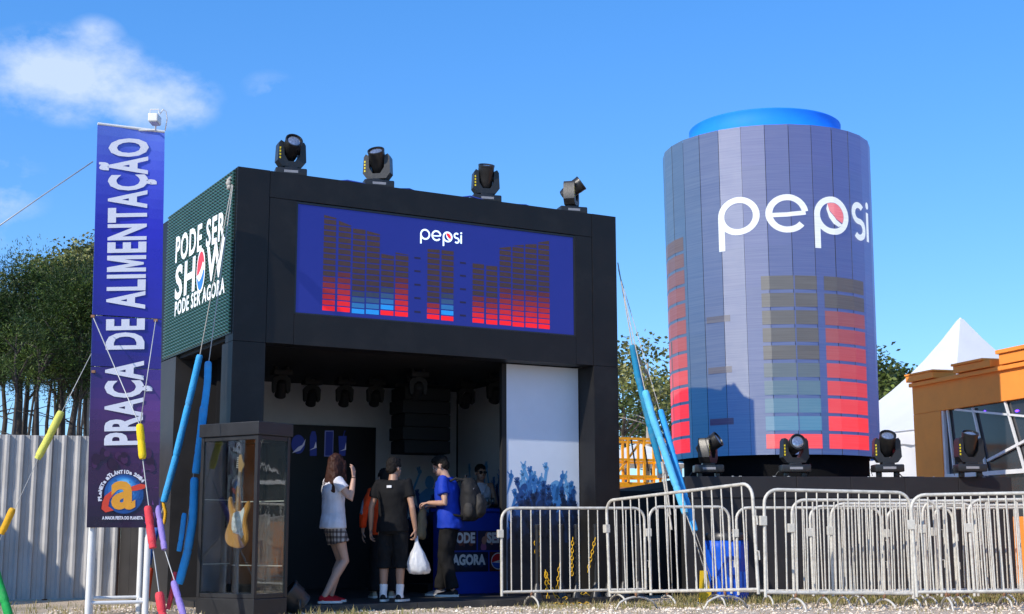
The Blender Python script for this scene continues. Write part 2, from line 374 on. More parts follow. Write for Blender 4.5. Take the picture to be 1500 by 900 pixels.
bpart('fascia_panel',(0,0,ZF),(O0-.003,.3,BH)); bpart('fascia_panel',(O1+.003,0,ZF),(BW,.3,BH))
bpart('fascia_panel',(O0+.003,.002,5.06),(O1-.003,.3,BH-.002))
bpart('fascia_panel',(O0+.003,.004,ZF+.002),(.775,.3,5.055)); bpart('fascia_panel',(4.92,.004,ZF+.002),(O1-.003,.3,5.055))
bpart('fascia_panel',(.779,.003,ZF),(4.916,.3,3.615))
bpart('roof_deck',(.03,.305,BH-.08),(BW-.03,BD,BH-.02),BLK2)
bpart('ceiling',(.05,.31,ZF+.05),(BW,BD,ZF+.12),BLK2)
bpart('side_panel',(BW-.08,.425,.05),(BW-.002,BD,BH-.02),BLK)
bpart('side_panel',(.004,3.04,ZL),(.3,3.32,BH-.06),BLK); bpart('side_panel',(.02,3.33,.05),(.12,BD,BH-.06),BLK)
bpart('rear_wall',(.13,BD-.1,.05),(BW-.09,BD,BH-.09),BLK2)
bpart('inner_wall',(.45,BD-.24,.055),(BW-.26,BD-.16,ZF+.045),WALLW); bpart('inner_wall',(BW-.24,.52,.055),(BW-.16,BD-.25,ZF+.045),WALLW)
for i in range(5):
    s0=i*BW/5; bpart('floor_panel',(s0+.003,-.55,-.02),(s0+BW/5-.003,1.2,.081),mat('dark_floor',(.030,.029,.028),.55,dirt=.5,dcol=(.13,.11,.09),scale=5) if i==0 else bpy.data.materials['dark_floor'])
    bpart('floor_panel',(s0+.003,1.206,-.02),(s0+BW/5-.003,BD,.080),bpy.data.materials['dark_floor'])
# drape closing the left side opening, hung behind the pillars
mb=MB(); ring=[]
pts=[(.50+.035*math.sin(i*.9)+.012*math.sin(i*2.3),.42+i*.05) for i in range(58)]
for (x,y) in pts: ring.append((x,y))
vs=[(x,y,.06) for x,y in ring]+[(x,y,ZF+.05) for x,y in ring]; n=len(ring)
mb.add(vs,[(i,i+1,n+i+1,n+i) for i in range(n-1)]+[]); mb.add([(x+.012,y,z) for x,y,z in vs],[(n+i,n+i+1,i+1,i) for i in range(n-1)])
mb.build('side_curtain',DRAPE,booth,smooth=True)
# bolts and cable on the left face
mb=MB(); mb.tube([(-.02,.2,5.30),(-.06,.2,5.26),(-.03,.2,5.2),(-.055,.2,5.14)],.022,8); mb.ball((-.05,.2,5.22),.04,10); mb.ball((-.045,.19,5.17),.035,10)
mb.build('rope_knot',ROPE,booth,smooth=True)
mb=MB(); mb.box((-.014,.14,5.04),(-.002,.28,5.34)); mb.build('anchor_plate',BLKG,booth)
# front screen
screen=bpart('front_screen',(.80,.022,3.635),(4.894,.09,5.023),mat('screen_blue',rgb('#1c2468'),.35,var=.06,scale=3,emit=.34,ecol=rgb('#2b38a0'),spec=.3),r=.002)
MB().box((.776,.012,3.617),(.797,.1,5.05)).box((4.897,.012,3.617),(4.918,.1,5.05)).box((.798,.012,3.617),(4.896,.1,3.632)).box((.798,.012,5.026),(4.896,.1,5.05)).build('screen_frame',BLKG,booth)
def s2b(x,y,t):                                         # a pixel of the 1500-wide zoom (430..850) to the screen plane
    p=bp_(430+x*.28,290+y*.28,t); return p
def cellcol(k,n,red,blue):
    br=V(rgb('#3a2c2e'))
    if k<red: return tuple(V(rgb('#f01f28')).lerp(V(rgb('#46282b')),1-(1-min(1,k/(red+1)))**2.4))
    if k<red+blue: return tuple(V(rgb('#2588d0')).lerp(V(rgb('#33343f')),1-(1-(k-red)/blue)**2.4))
    return tuple(br.lerp(V(rgb('#40302c')),k/n))
cols=[(150,215,588,88,105,6,0),(228,294,594,115,145,7,0),(304,370,603,148,165,0,4),(378,446,607,172,190,0,4),(455,522,612,292,305,1,4),(530,598,618,285,298,7,0),(698,762,632,268,272,3,0),(772,836,640,273,280,1,4),(936,996,652,335,338,5,0),(1008,1066,660,355,358,5,0),(1078,1138,664,262,256,7,0),(1146,1206,672,254,246,7,0),(1214,1274,677,244,234,7,0),(1282,1340,683,234,225,7,0)]
for (x0,x1,yb,yt0,yt1,red,blue) in cols:
    mb=MB()
    a=s2b(x0,yb,.02); b=s2b(x1,yb,.02); t0=s2b(x0,yt0,.02).z; t1=s2b(x1,yt1,.02).z; st=.0745; k=0; z=a.z; n=int((max(t0,t1)-z)/st)+1
    while z<max(t0,t1)-.015:
        z1=z+st*.80; mb.col=cellcol(k,n,red,blue)
        mb.quad((a.x,.0195,z),(b.x,.0195,z),(b.x,.0195,min(z1,t1) if z<t1 else z),(a.x,.0195,min(z1,t0) if z<t0 else z)); z+=st; k+=1
    tag(mb.build('equalizer_column',LEDC,screen),kind='stuff')
for (x,ys) in ((648,(315,384,455,525,597)),(886,(341,408,478,547,616))):
    for y in ys:
        p=s2b(x,y,.02); mb=MB(); mb.col=rgb('#231f3c'); mb.quad((p.x-.045,.0195,p.z-.012),(p.x+.045,.0195,p.z-.012),(p.x+.045,.0195,p.z+.012),(p.x-.045,.0195,p.z+.012)); mb.build('level_mark',LEDC,screen)
KEY={'w':rgb('#dff4ff'),'r':rgb('#e02530'),'b':rgb('#1d4fb4')}
def word_on(name,parent,place,wd,m,colw=None):          # place(x,y) -> 3D; wd: overall width
    L,w=brand_word(); k=wd/w; mb=MB()
    for i,(v,f,c) in enumerate(L):
        mb.col=KEY[c] if c!='w' or not colw else colw
        mb.add([place(x*k,y*k,i) for x,y in v],f)
    return mb.build(name,m,parent)
a=s2b(662,213,.02); b=s2b(880,230,.02)
GLOW=mat('bright_led_lettering',(1,1,1),.5,attr=True,var=.02,emit=.8)
word_on('brand_lettering',screen,lambda x,y,i:(a.x+x,.0185-.0004*i,a.z-.01+y),b.x-a.x,GLOW)
# left side screen: louvred rows of light cells
side=MB().box((-.012,.06,ZL),(.2,3.02,BH-.012)).build('side_screen',mat('side_screen_black',(.012,.022,.02),.4,var=.3,scale=8),booth)
mb=MB(); rows=46; hh=(BH-.03-ZL)/rows
for i in range(rows):
    z=ZL+.012+i*hh
    mb.add([(-.012,.075,z),(-.012,3.005,z),(-.04,3.005,z+hh*.40),(-.04,.075,z+hh*.40),(-.04,.075,z+hh*.62),(-.04,3.005,z+hh*.62),(-.012,.075,z+hh*.72),(-.012,3.005,z+hh*.72)],[(0,3,2,1),(3,4,5,2),(4,6,7,5)])
def louv():
    m=mat('louvre_green',(.045,.088,.086),.38,var=.3,scale=4,spec=.5); nt=m.node_tree; n=nt.nodes; l=nt.links; b=n['Principled BSDF']
    tc=n.new('ShaderNodeTexCoord'); sp=n.new('ShaderNodeSeparateXYZ'); l.new(tc.outputs['Object'],sp.inputs[0])
    a=n.new('ShaderNodeMath'); a.operation='MULTIPLY'; l.new(sp.outputs['Y'],a.inputs[0]); a.inputs[1].default_value=2*PI/.105
    s_=n.new('ShaderNodeMath'); s_.operation='SINE'; l.new(a.outputs[0],s_.inputs[0])
    r=n.new('ShaderNodeMapRange'); l.new(s_.outputs[0],r.inputs[0]); r.inputs[1].default_value=.1; r.inputs[2].default_value=.8; r.inputs[4].default_value=.24
    l.new(r.outputs[0],b.inputs['Emission Strength']); b.inputs['Emission Color'].default_value=(*rgb('#5ab4ac'),1)
    return m
mb.build('louvre_rows',louv(),side)
def sidep(px,py): p=bs_(px,py,-.055); return p.y,p.z
def side_text(s,x0,yb0,x1,yb1,ht,name,bold=.05):        # baseline from (x0,yb0) to (x1,yb1) in pixels, capital height in metres
    t0,z0=sidep(x0,yb0); t1,z1=sidep(x1,yb1); v,f=fit_text(s,0,1,0,ht,bold,1.14); mb=MB(); mb.col=(.75,.77,.78)
    mb.add([(-.058,t0+(t1-t0)*x,z0+(z1-z0)*x+y) for x,y in v],f)
    return mb.build(name,GLOWW,side)
GLOWW=mat('white_led_lettering',(.78,.8,.8),.5,var=.02,emit=.35)
side_text('PODE SER',257,386,329,350,.365,'lettering',.026)
side_text('SH',256,441,285,426,.47,'lettering',.028); side_text('W',302,416,328,402,.47,'lettering',.028)
side_text('PODE SER AGORA',256,464,329,429,.20,'lettering',.026)
mb=MB(); ty,tz=sidep(294.5,397); r=.27
def disc(pts,col,off): mb.col=col; mb.add([(-.058-off,ty-x*r*.62,tz+y*r) for x,y in pts],[tuple(range(len(pts)))])
disc(arc(0,0,1.1,0,360,36)[:-1],(.8,.8,.8),.001); disc(arc(0,0,.95,15,190,24)+[(-.5,-.12),(.1,.12),(.5,.42)],rgb('#e0343c'),.003)
disc(arc(0,0,.95,-165,-5,24)+[(.7,.02),(.45,-.22),(.1,-.40),(-.4,-.5)],rgb('#2a6fd0'),.003)
mb.build('brand_emblem',mat('emblem_led',(1,1,1),.5,attr=True,var=.02,emit=.4),side)
# partition with crowd print, and the prints on the inner walls
def crowd(mb,x0,x1,z0,z1,off,n,seed,flip=1):
    r=random.Random(seed); lay=0
    def P(x,z): return (x,-off-.00008*lay,z)
    tones=['#5f9acb','#2f6fae','#1a4680','#0c2c58','#081e3e','#071a36','#05122a','#030b1a']
    for i in range(n):
        d=i/n; top=z1-(z1-z0)*(.02+.46*d+r.uniform(-.08,.10)*(1-d)); x=r.uniform(x0+.06,x1-.06); mb.col=rgb(tones[min(7,int(d*8+r.uniform(-.6,.9)) if d<.97 else 7)]); lay+=1
        w=r.uniform(.035,.055); ln=r.uniform(-.14,.14); lo=max(z0,top-r.uniform(.45,.8)); hgt=top-lo
        pts=[(x-ln*1.2,lo),(x-ln*.9,lo+hgt*.35),(x,lo+hgt*.72)]
        v,f=stroke(pts,w); v=[(max(x0,min(x1,a)),b) for a,b in v]; mb.add([P(a,b) for a,b in v],f)
        hx,hz=pts[-1]; k=r.random()
        hp=arc(hx,hz+.03,.04,0,360,10)[:-1]; mb.add([P(max(x0,min(x1,a)),b) for a,b in hp],[tuple(range(10))])
        for q in (range(5) if k<.55 else (1,) if k<.75 else (1,4)):
            a_=rad(60+q*17+r.uniform(-4,4)+ln*60) if q else rad(150); l_=.085 if q else .06
            v,f=stroke([(hx,hz+.03),(hx+math.cos(a_)*l_,hz+.03+math.sin(a_)*l_)],.017); mb.add([P(max(x0,min(x1,a)),b) for a,b in v],f)
        if r.random()<.62:                              # a head and shoulders below
            cx=x+r.uniform(-.2,.2); cz=top-r.uniform(.28,.5)
            if cz>z0+.2 and x0+.15<cx<x1-.15:
                mb.add([P(a,b) for a,b in arc(cx,cz,.085,0,360,14,.11)[:-1]],[tuple(range(14))])
                sh=[(cx-.2,max(z0,cz-.75)),(cx+.2,max(z0,cz-.75)),(cx+.19,cz-.2),(cx+.06,cz-.1),(cx-.06,cz-.1),(cx-.19,cz-.2)]
                mb.add([P(max(x0,min(x1,a)),b) for a,b in sh],[tuple(range(6))])
    lay+=1
    mb.col=rgb('#050b18'); mb.add([P(x0,z0),P(x1,z0),P(x1,z0+(z1-z0)*.40),P(x0,z0+(z1-z0)*.40)],[(0,1,2,3)])
pl=bp_(742,700,.40).x; TP=.40
pw=MB().bbox((pl,TP,.058),(O1-.004,TP+.05,ZF-.003),.004).build('partition_panel',mat('print_panel',(.62,.68,.78),.5,var=.05,scale=2),booth)
MB().box((pl-.075,TP-.01,.058),(pl-.004,TP+.06,ZF-.003)).build('partition_post',BLK2,booth)
mb=MB(); mb.X=M.Translation((0,TP,0)); crowd(mb,pl+.004,O1-.008,.06,1.87,.002,130,3); mb.build('crowd_print',PRINT,pw)
iw=[o for o in booth.children if o.name.startswith('inner_wall')]
mb=MB(); mb.X=M.Translation((0,BD-.24,0)); crowd(mb,.5,BW-.27,.06,2.0,.002,190,5); mb.build('crowd_print',PRINT,iw[0])
mb=MB(); mb.X=M.Translation((BW-.24,0,0))@M.Rotation(-PI/2,4,'Z'); crowd(mb,-(BD-.3),-.55,.06,2.1,.002,170,8); mb.build('crowd_print',PRINT,iw[1])
# dark menu board on the rear wall with blue icons
q0=bp_(418,640,BD-.3); q1=bp_(550,640,BD-.3); zt=bp_(480,624,BD-.3).z
board=bpart('menu_board',(q0.x-.25,BD-.32,.06),(q1.x,BD-.245,zt),mat('board_black',(.006,.006,.008),.5),r=.004)
mb=MB()
def ic(px,py): p=bp_(px,py,BD-.33); return p.x,p.z
def icon(pts,col,off): mb.col=rgb(col); mb.add([(ic(x,y)[0],BD-.324-off,ic(x,y)[1]) for x,y in pts],[tuple(range(len(pts)))])
icon([(437+10*math.cos(a*.314),651-14*math.sin(a*.314)) for a in range(20)],'#1c2a74',.001)
icon([(428,664),(440,660),(446,652),(448,643),(443,652),(437,655),(444,640),(446,650)][:6],'#8f97b8',.002)
icon([(454,668),(464,668),(464,640),(462,632),(457,632),(454,640)],'#1c2a74',.001); icon([(453,660),(460,656),(463,647),(464,656)],'#9aa2c0',.002)
icon([(475,669),(488,669),(489,631),(476,631)],'#4a558c',.001); icon([(476.5,667.5),(487,667.5),(488,632.5),(477.5,632.5)],'#18246a',.002)
icon([(497,668),(506,668),(508,639),(496,639)],'#1c2a74',.001); icon([(498,661),(505,658),(507,648),(507,659)],'#9aa2c0',.002); icon([(502.5,639),(504,639),(505,633),(507,631.5),(505,631)],'#1c2a74',.001)
mb.build('menu_icons',mat('icon_glow',(1,1,1),.5,attr=True,emit=.22),board)  # the icons are given a faint glow of their own
# ---------------------------------------------------------------- stage platform
SYAW=.12; SP=at(1004,698,19.75); SP.z=0; SZ=at(1240,698.5,20.0).z
stage=thing('stage_platform','long low black clad stage platform under the giant drinks can','stage',SP,SYAW)
SL=(at(1480,700,20.35)-at(1004,698,19.75)).length
n=6
skirt=mat('stage_skirt',(.012,.011,.013),.6,var=.25,scale=2.5,bump=.12,bscale=5,dirt=.3,dcol=(.035,.032,.03))
for i in range(n):
    MB().bbox((i*SL/n+.003,.0,.01),((i+1)*SL/n-.003,.05,SZ-.298),.006).build('skirt_panel',skirt,stage)
    MB().bbox((i*SL/n+.002,-.02,SZ-.305),((i+1)*SL/n-.002,.06,SZ),.008).build('edge_board',skirt,stage)
MB().bbox((.02,.065,SZ-.12),(SL-.02,6.6,SZ-.012),.01).build('deck',BLK2,stage)
MB().bbox((SL-.06,.07,.01),(SL,6.6,SZ-.125),.01).build('end_panel',BLK2,stage)
MB().bbox((0,.07,.01),(.05,6.6,SZ-.125),.01).build('end_panel',BLK2,stage)
MB().bbox((-1.75,1.1,.01),(-.004,5.5,SZ-.17),.01).build('rear_block',BLK2,stage)
mb=MB()
for i in range(9):
    x=R.uniform(.3,SL-.3); mb.ball((x,-.005,SZ+.002),(R.uniform(.01,.03),.01,.004),8)
mb.build('tape_scraps',WHITE,stage)
# ---------------------------------------------------------------- giant can
CY=23.1; CR=1.765; cb=at(1132,560,CY); CX=cb.x
Z0=at(985,675,CY).z; Z1=at(973,225,CY).z-.02
can=thing('giant_can','giant drinks can of flat screen panels with a blue neck, standing on the stage','can',(CX,CY,0))
NP=29; DT=2*PI/NP; face0=math.atan2(-CX,CY)             # angle of the camera side
RB=CR/math.cos(DT/2)
def cp(u,z,off=0):                                      # arc length u (0 = towards the photographer, + to the right) on the facets
    kr=1-.033*max(0,min(1,(Z1-z)/(Z1-Z0)))
    th=u/CR; k=math.floor(th/DT); a0=k*DT; a1=a0+DT; f=(th-a0)/DT
    def c(a): b=a+face0; return V((math.sin(b)*RB,-math.cos(b)*RB))
    p=c(a0).lerp(c(a1),f); m=(a0+a1)/2+face0; return ((p.x+math.sin(m)*off)*kr,(p.y-math.cos(m)*off)*kr,z)
def canmat(name,grey):
    m=ledmat(name,grey,1.0,rough=.47,spec=1.0,rows=70); nt=m.node_tree; n=nt.nodes; l=nt.links; b=n['Principled BSDF']
    # the rows of light cells carry small visors: the surface normal tilts up and down row by row
    g=n.new('ShaderNodeNewGeometry'); tc=n.new('ShaderNodeTexCoord'); sp=n.new('ShaderNodeSeparateXYZ'); l.new(tc.outputs['Object'],sp.inputs[0])
    a=n.new('ShaderNodeMath'); a.operation='MULTIPLY'; a.inputs[1].default_value=2*PI/.0125; l.new(sp.outputs['Z'],a.inputs[0])
    s=n.new('ShaderNodeMath'); s.operation='SINE'; l.new(a.outputs[0],s.inputs[0]); c=n.new('ShaderNodeCombineXYZ')
    k=n.new('ShaderNodeMath'); k.operation='MULTIPLY'; k.inputs[1].default_value=.42; l.new(s.outputs[0],k.inputs[0]); l.new(k.outputs[0],c.inputs['Z'])
    ad=n.new('ShaderNodeVectorMath'); ad.operation='ADD'; l.new(g.outputs['Normal'],ad.inputs[0]); l.new(c.outputs[0],ad.inputs[1])
    no=n.new('ShaderNodeVectorMath'); no.operation='NORMALIZE'; l.new(ad.outputs[0],no.inputs[0]); l.new(no.outputs[0],b.inputs['Normal'])
    return m
CANLED=canmat('can_led',(.082,.089,.086)); CANL=[canmat('can_led_%s'%k,tuple(v*q for v in (.082,.089,.086))) for k,q in (('pale',1.12),('grey',.9),('light',1.3))]
W_=CR*DT
for k in range(NP):
    mb=MB(); kk=k-NP//2; zs=[Z0+(Z1-Z0)*i/8 for i in range(9)]; j=R.uniform(-.006,.006); g=.0022 if kk%3 else .005
    for i in range(8):
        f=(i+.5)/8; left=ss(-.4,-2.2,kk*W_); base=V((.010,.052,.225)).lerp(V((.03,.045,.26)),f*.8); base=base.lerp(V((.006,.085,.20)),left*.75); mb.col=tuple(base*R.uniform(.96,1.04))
        a=(kk)*W_+g; b_=(kk+1)*W_-g
        mb.quad(cp(a,zs[i],j),cp(b_,zs[i],-j),cp(b_,zs[i+1],-j),cp(a,zs[i+1],j))
    mb.col=(0,0,0)
    mb.quad(cp((kk+1)*W_-g,Z0,0),cp((kk+1)*W_-.001,Z0,-.05),cp((kk+1)*W_-.001,Z1,-.05),cp((kk+1)*W_-g,Z1,0)); mb.quad(cp(kk*W_+.001,Z0,-.05),cp(kk*W_+g,Z0,0),cp(kk*W_+g,Z1,0),cp(kk*W_+.001,Z1,-.05))
    mb.build('led_panel',[CANLED,CANL[0],CANL[1],CANLED,CANL[1]][(kk*7+3)%5] if kk!=-2 else CANL[2],can)  # one panel's base grey is raised to paint in the sun's highlight
def disk(r,z): return [(r*math.cos(2*PI*k/48),r*math.sin(2*PI*k/48),z) for k in range(48)]
mb=MB(); mb.lathe([(CR*.935,Z0+.02),(CR*.965,Z1-.01),(CR*.9,Z1-.005),(.2,Z1)],58); mb.build('core',BLK2,can)
mb=MB(); mb.lathe([(CR*.87,SZ-.01),(CR*.87,Z0+.015)],40); mb.build('base_drum',DRAPE,can,smooth=40)
NECK=mat('blue_painted_metal',rgb('#1a84ff'),.62,var=.10,scale=2,spec=.25,bump=.2,bscale=3)
mb=MB(); mb.lathe([(CR*.84,Z1+.002),(CR*.795,Z1+.06),(CR*.765,Z1+.14),(CR*.745,Z1+.26),(CR*.738,Z1+.38),(CR*.742,Z1+.40),(CR*.742,Z1+.42),(CR*.73,Z1+.435),(CR*.70,Z1+.43),(CR*.68,Z1+.37),(.1,Z1+.35)],64); mb.build('neck',NECK,can,smooth=50)
def split_map(vs,fs,fn):                                # cut flat polygons at the facet joints, then wrap them
    bm=bmesh.new(); bv=[bm.verts.new((x,y,0)) for x,y in vs]
    for f in fs:
        try: bm.faces.new([bv[i] for i in f])
        except ValueError: pass
    lo=min(x for x,_ in vs); hi=max(x for x,_ in vs)
    for k in range(int(math.floor(lo/W_)),int(math.ceil(hi/W_))+1):
        bmesh.ops.bisect_plane(bm,geom=list(bm.verts)+list(bm.edges)+list(bm.faces),plane_co=(k*W_,0,0),plane_no=(1,0,0))
    bmesh.ops.triangulate(bm,faces=bm.faces); bm.verts.index_update()
    out=[(v.co.x,v.co.y) for v in bm.verts]; ff=[tuple(v.index for v in f.verts) for f in bm.faces]; bm.free(); return out,ff
def zpx(px,py):                                         # height of a pixel on the can surface
    th=math.asin(max(-1,min(1,(px-1125.5)/151.5))); return at(px,py,CY-CR*math.cos(th)).z
def upx(px): return CR*math.asin(max(-1,min(1,(px-1125.5)/151.5)))
mb=MB()
def cell(u0,u1,z0,z1,col):
    mb=MB(); v,f=split_map([(u0,z0),(u1,z0),(u1,z1),(u0,z1)],[(0,1,2,3)],None); mb.col=col; mb.add([cp(a+1e-6,b,.005) for a,b in v],f); mb.build('equalizer_bar',CANLED,can)
RD,DK,BL=V(rgb('#ee1f2c')),V(rgb('#3b3436'))*.8,V(rgb('#2f86b4'))*.7
zb=zpx(1155,657); st=(zpx(1155,405)-zpx(1155,637))/9
for i in range(10):
    z0=zb+i*st; c=RD if i==0 else (BL.lerp(V((.012,.06,.24)),.1) if i==1 else BL.lerp(DK,min(1,(i-1)/4.0)))
    cell(upx(1114),upx(1190),z0,z0+st*.80,tuple(c))
    f=max(0,(i-1)/8); c=RD.lerp(V(rgb('#6a2a33')),1-(1-min(1,f))**2.0) if i<8 else DK
    cell(upx(1200),upx(1256.5),z0,z0+st*.82,tuple(c))
for i in range(13):
    z0=zb+i*st; c=RD if i<4 else RD.lerp(V(rgb('#7a3034')),1-(1-min(1,(i-3)/6))**2) if i<10 else V(rgb('#7a3034')).lerp(DK,(i-9)/4)
    cell(-CR*rad(86),-CR*rad(52.5),z0,z0+st*.82,tuple(c))
for i in range(3):
    z0=zb+.40+i*st*2.95; cell(-CR*rad(36),-CR*rad(21.5),z0,z0+.105,tuple(V((.012,.012,.07))))
for s in range(6):                                      # the graphic carries on round the far side
    u0=CR*rad(90+s*34)
    for i in range(6+(s*5)%6):
        z0=zb+i*st; cell(u0,u0+CR*rad(28),z0,z0+st*.8,tuple(RD.lerp(DK,min(1,i/6))))
L,w=brand_word(); mb=MB(); zl=zpx(1090,342); kx=CR*rad(22.7); ky=(zpx(1090,286)-zpx(1090,342)); u0=upx(1058)
WHL=ledmat('can_led_white',(.30,.30,.30),.75,rows=70)
for i,(v,f,c) in enumerate(L):
    vv,ff=split_map([(u0+x*kx,zl+y*ky) for x,y in v],f,None); mb.col={'w':(.72,.80,.86),'r':tuple(V(rgb('#e02530'))*1.0)}[c]
    mb.add([cp(a+1e-6,b,.007+.0012*i) for a,b in vv],ff)
mb.build('brand_lettering',WHL,can)
# ---------------------------------------------------------------- moving head lamps
LENS=mat('lamp_lens',(.30,.33,.40),.08,metal=.6,var=.5,scale=30,spec=.8); STK=mat('yellow_sticker',rgb('#d8c21c'),.5)
def u_prism(mb,w,h,th,dep,gap):
    c=.05
    poly=[(-w/2,h*.22),(-w/2+.06,0),(w/2-.06,0),(w/2,h*.22),(w/2-.012,h*.88),(w/2-.04,h),(w/2-th,h*.93),(w/2-th-.005,h*.45),(w/2-th-.06,gap),(-w/2+th+.06,gap),(-w/2+th+.005,h*.45),(-w/2+th,h*.93),(-w/2+.04,h),(-w/2+.012,h*.88)]
    mb.prism(poly,M.Translation((0,dep/2,0))@M.Rotation(PI/2,4,'X'),dep)
def lamp_meshes():
    a=MB(); a.bbox((-.215,-.14,.075),(.215,.14,.185),.02)
    for x in (-.13,.13): a.bbox((x-.035,-.05,.0),(x+.035,.05,.08),.012)
    a.bbox((-.09,-.09,.18),(.09,.09,.215),.01)
    face=MB(); face.box((-.10,-.144,.115),(.09,-.141,.15))
    y=MB(); u_prism(y,.40,.36,.085,.17,.075)
    st=MB()
    for i in range(4): st.box((-.180,-.089,.10+i*.045),(-.160,-.0855,.10+i*.045+.028))
    hd=MB(); rx=M.Rotation(PI/2,4,'X')
    hd.lathe([(.055,-.17),(.09,-.155),(.105,-.10),(.112,.0),(.115,.09),(.118,.10),(.118,.17),(.122,.175),(.122,.20),(.108,.205),(.104,.175),(.03,.168)],22,rx)
    for x in (-.118,.118): hd.lathe([(.05,-.02),(.05,.02)],12,M.Translation((x,0,0))@M.Rotation(PI/2,4,'Y'))
    ln=MB(); ln.lathe([(.1,.172),(.085,.185),(.05,.194),(.004,.197)],20,rx)
    return [a.mesh('base',BLKG,40),face.mesh('display',mat('lamp_display',(.25,.25,.27),.3)),y.mesh('yoke',BLKG,35),st.mesh('sticker',STK),hd.mesh('lamp_head',BLKG,35),ln.mesh('lens',LENS,True)]
LM=lamp_meshes()
LMD=[m.copy() for m in LM]
for m in LMD[:5]:
    m.materials.clear(); m.materials.append(BLK2)
def moving_head(label,loc,rz,pan,tilt,group,rot=None,LM=LM):
    t=thing('moving_head_lamp',label,'stage light',loc,rz,group,rot)
    b=link('base',LM[0],t); link('display',LM[1],b)
    y=link('yoke',LM[2],t,(0,0,.215),(0,0,pan)); link('sticker',LM[3],y)
    h=link('lamp_head',LM[4],t,(0,0,.215+.25),M.Rotation(pan,3,'Z').to_euler()); h.rotation_euler=(M.Rotation(pan,3,'Z')@M.Rotation(-tilt,3,'X')).to_euler(); link('lens',LM[5],h)
    if LM is not LMD:
        r=random.Random(int(loc[0]*77)); s=r.choice((-1,1)); MB().tube([(s*.12,.13,.12),(s*.2,.22,.10),(s*.27,.2,.012),(s*.42,.1+r.random()*.1,.010),(s*.6,.22,.010)],.009,6).tube([(s*-.16,.0,.19),(s*-.24,.05,.12),(s*-.2,.1,.03)],.005,5).build('cable',BLKG,t,smooth=True)
    return t
g='moving head lamps along the booth roof'
for px,pan,tilt,lab in ((424,.25,.55,'leftmost black moving head lamp on the booth roof, lens towards the viewer'),(553,-.35,.85,'second black moving head lamp on the booth roof, lens tilted up left'),(711,.05,1.15,'third black moving head lamp on the booth roof, pointing steeply upward'),(837,1.15,.6,'rightmost black moving head lamp on the booth roof, turned side on')):
    p=bp_(px,300,.2); moving_head(lab,BX@V((p.x,.2,BH-.075)),YAW*.55,pan-YAW*.2,tilt,g).scale=(.93,.93,.93)
pc=thing('power_cable','blue power cable looping along the roof edge between the roof lamps','cable',BX@V((.6,.12,BH)),YAW)
MB().tube([(x*.18,.03*math.sin(x*1.9)+.02*math.sin(x*.7),.008+.035*max(0,math.sin(x*1.3+1))**3) for x in range(25)],.011,6).build('cable',mat('blue_cable',(.03,.06,.35),.5),pc,smooth=True)
g='moving head lamps along the stage edge'
for px,pan,tilt,lab in ((1038,1.1,.55,'moving head lamp on the stage edge before the can shadow, turned side on'),(1165,.12,.25,'moving head lamp on the stage edge with its round lens facing forward'),(1301,-.05,.85,'moving head lamp on the stage edge beside the right rim of the can'),(1422,.1,1.15,'moving head lamp on the stage edge before the orange building window')):
    p=at(px,695,20.15); moving_head(lab,(p.x,20.15+.02,SZ-.004),.0,pan,tilt,g)
g='moving head lamps under the booth ceiling'
for px,t_,tl,lab in ((412,2.6,.9,'leftmost dark lamp hanging under the booth ceiling'),(457,3.6,.8,'dark lamp hanging under the booth ceiling over the menu board, left one'),(505,3.4,.9,'dark lamp hanging under the booth ceiling over the menu board, right one'),(550,3.2,.7,'dark lamp hanging left of the speaker stack'),(612,1.9,.5,'dark lamp hanging in front of the speaker stack'),(683,2.8,.7,'dark lamp hanging right of the speaker stack'),(726,1.9,.8,'rightmost dark lamp hanging before the white inner wall')):
    p=bp_(px,560,t_); moving_head(lab,BX@V((p.x,t_,ZF+.05)),0,.2,tl,g,rot=(PI,0,YAW),LM=LMD).scale=(.66,.66,.66)
# hanging speaker stack
p=bp_(615,620,2.9); sp=thing('speaker_stack','black speaker stack hanging inside the booth above the counter','speaker',BX@V((p.x,2.9,0)),YAW)
for i in range(5):
    z=3.1-i*.2; MB().bbox((-.40+.03*(i%2==0),-.25,z-.195),(.40,.25,z),.015).build('speaker_cabinet',BLK2,sp); 
MB().bar((-.2,0,3.1),(-.2,0,ZF+.04),.03,.03).bar((.2,0,3.1),(.2,0,ZF+.04),.03,.03).build('hanger',BLK2,sp)
MB().bbox((-.42,-.02,3.12),(.42,.02,3.17),.005).build('fly_bar',BLK2,sp)
# counter inside
c0=bp_(655,868,1.35); c1=bp_(741,868,1.35); ct=bp_(700,745,1.35).z
CW=c1.x-c0.x; cloc=BX@V((c0.x,1.35,.06)); counter=thing('service_counter','blue service counter with lettered photo tiles on its front','counter',cloc,YAW); ch=ct-.06
CB=mat('counter_blue',rgb('#1a3fae'),.4,var=.08,spec=.5)
MB().bbox((0,0,.02),(CW,.45,ch-.05),.008).build('body',CB,counter); MB().bbox((-.03,-.03,ch-.046),(CW+.02,.48,ch),.01).build('counter_top',CB,counter)
z0,z1=ch*.27,ch*.74; zm=(z0+z1)/2
def tile(x0,x1,z0,z1,cols):
    m=MB(); r=random.Random(int(x0*1000)); m.col=rgb(cols[0]); m.box((x0,-.012,z0),(x1,-.003,z1))
    for i in range(9):
        cx,cz,s=r.uniform(x0+.03,x1-.03),r.uniform(z0+.03,z1-.08),r.uniform(.02,.05); m.col=rgb(cols[1+i%(len(cols)-1)])
        m.add([(max(x0,min(x1,a)),-.0125-.0002*i,max(z0,min(z1,b))) for a,b in arc(cx,cz,s,0,360,12,s*1.5)[:-1]],[tuple(range(12))])
    return m.build('photo_tile',PRINT,counter)
d_=.012; X=CW
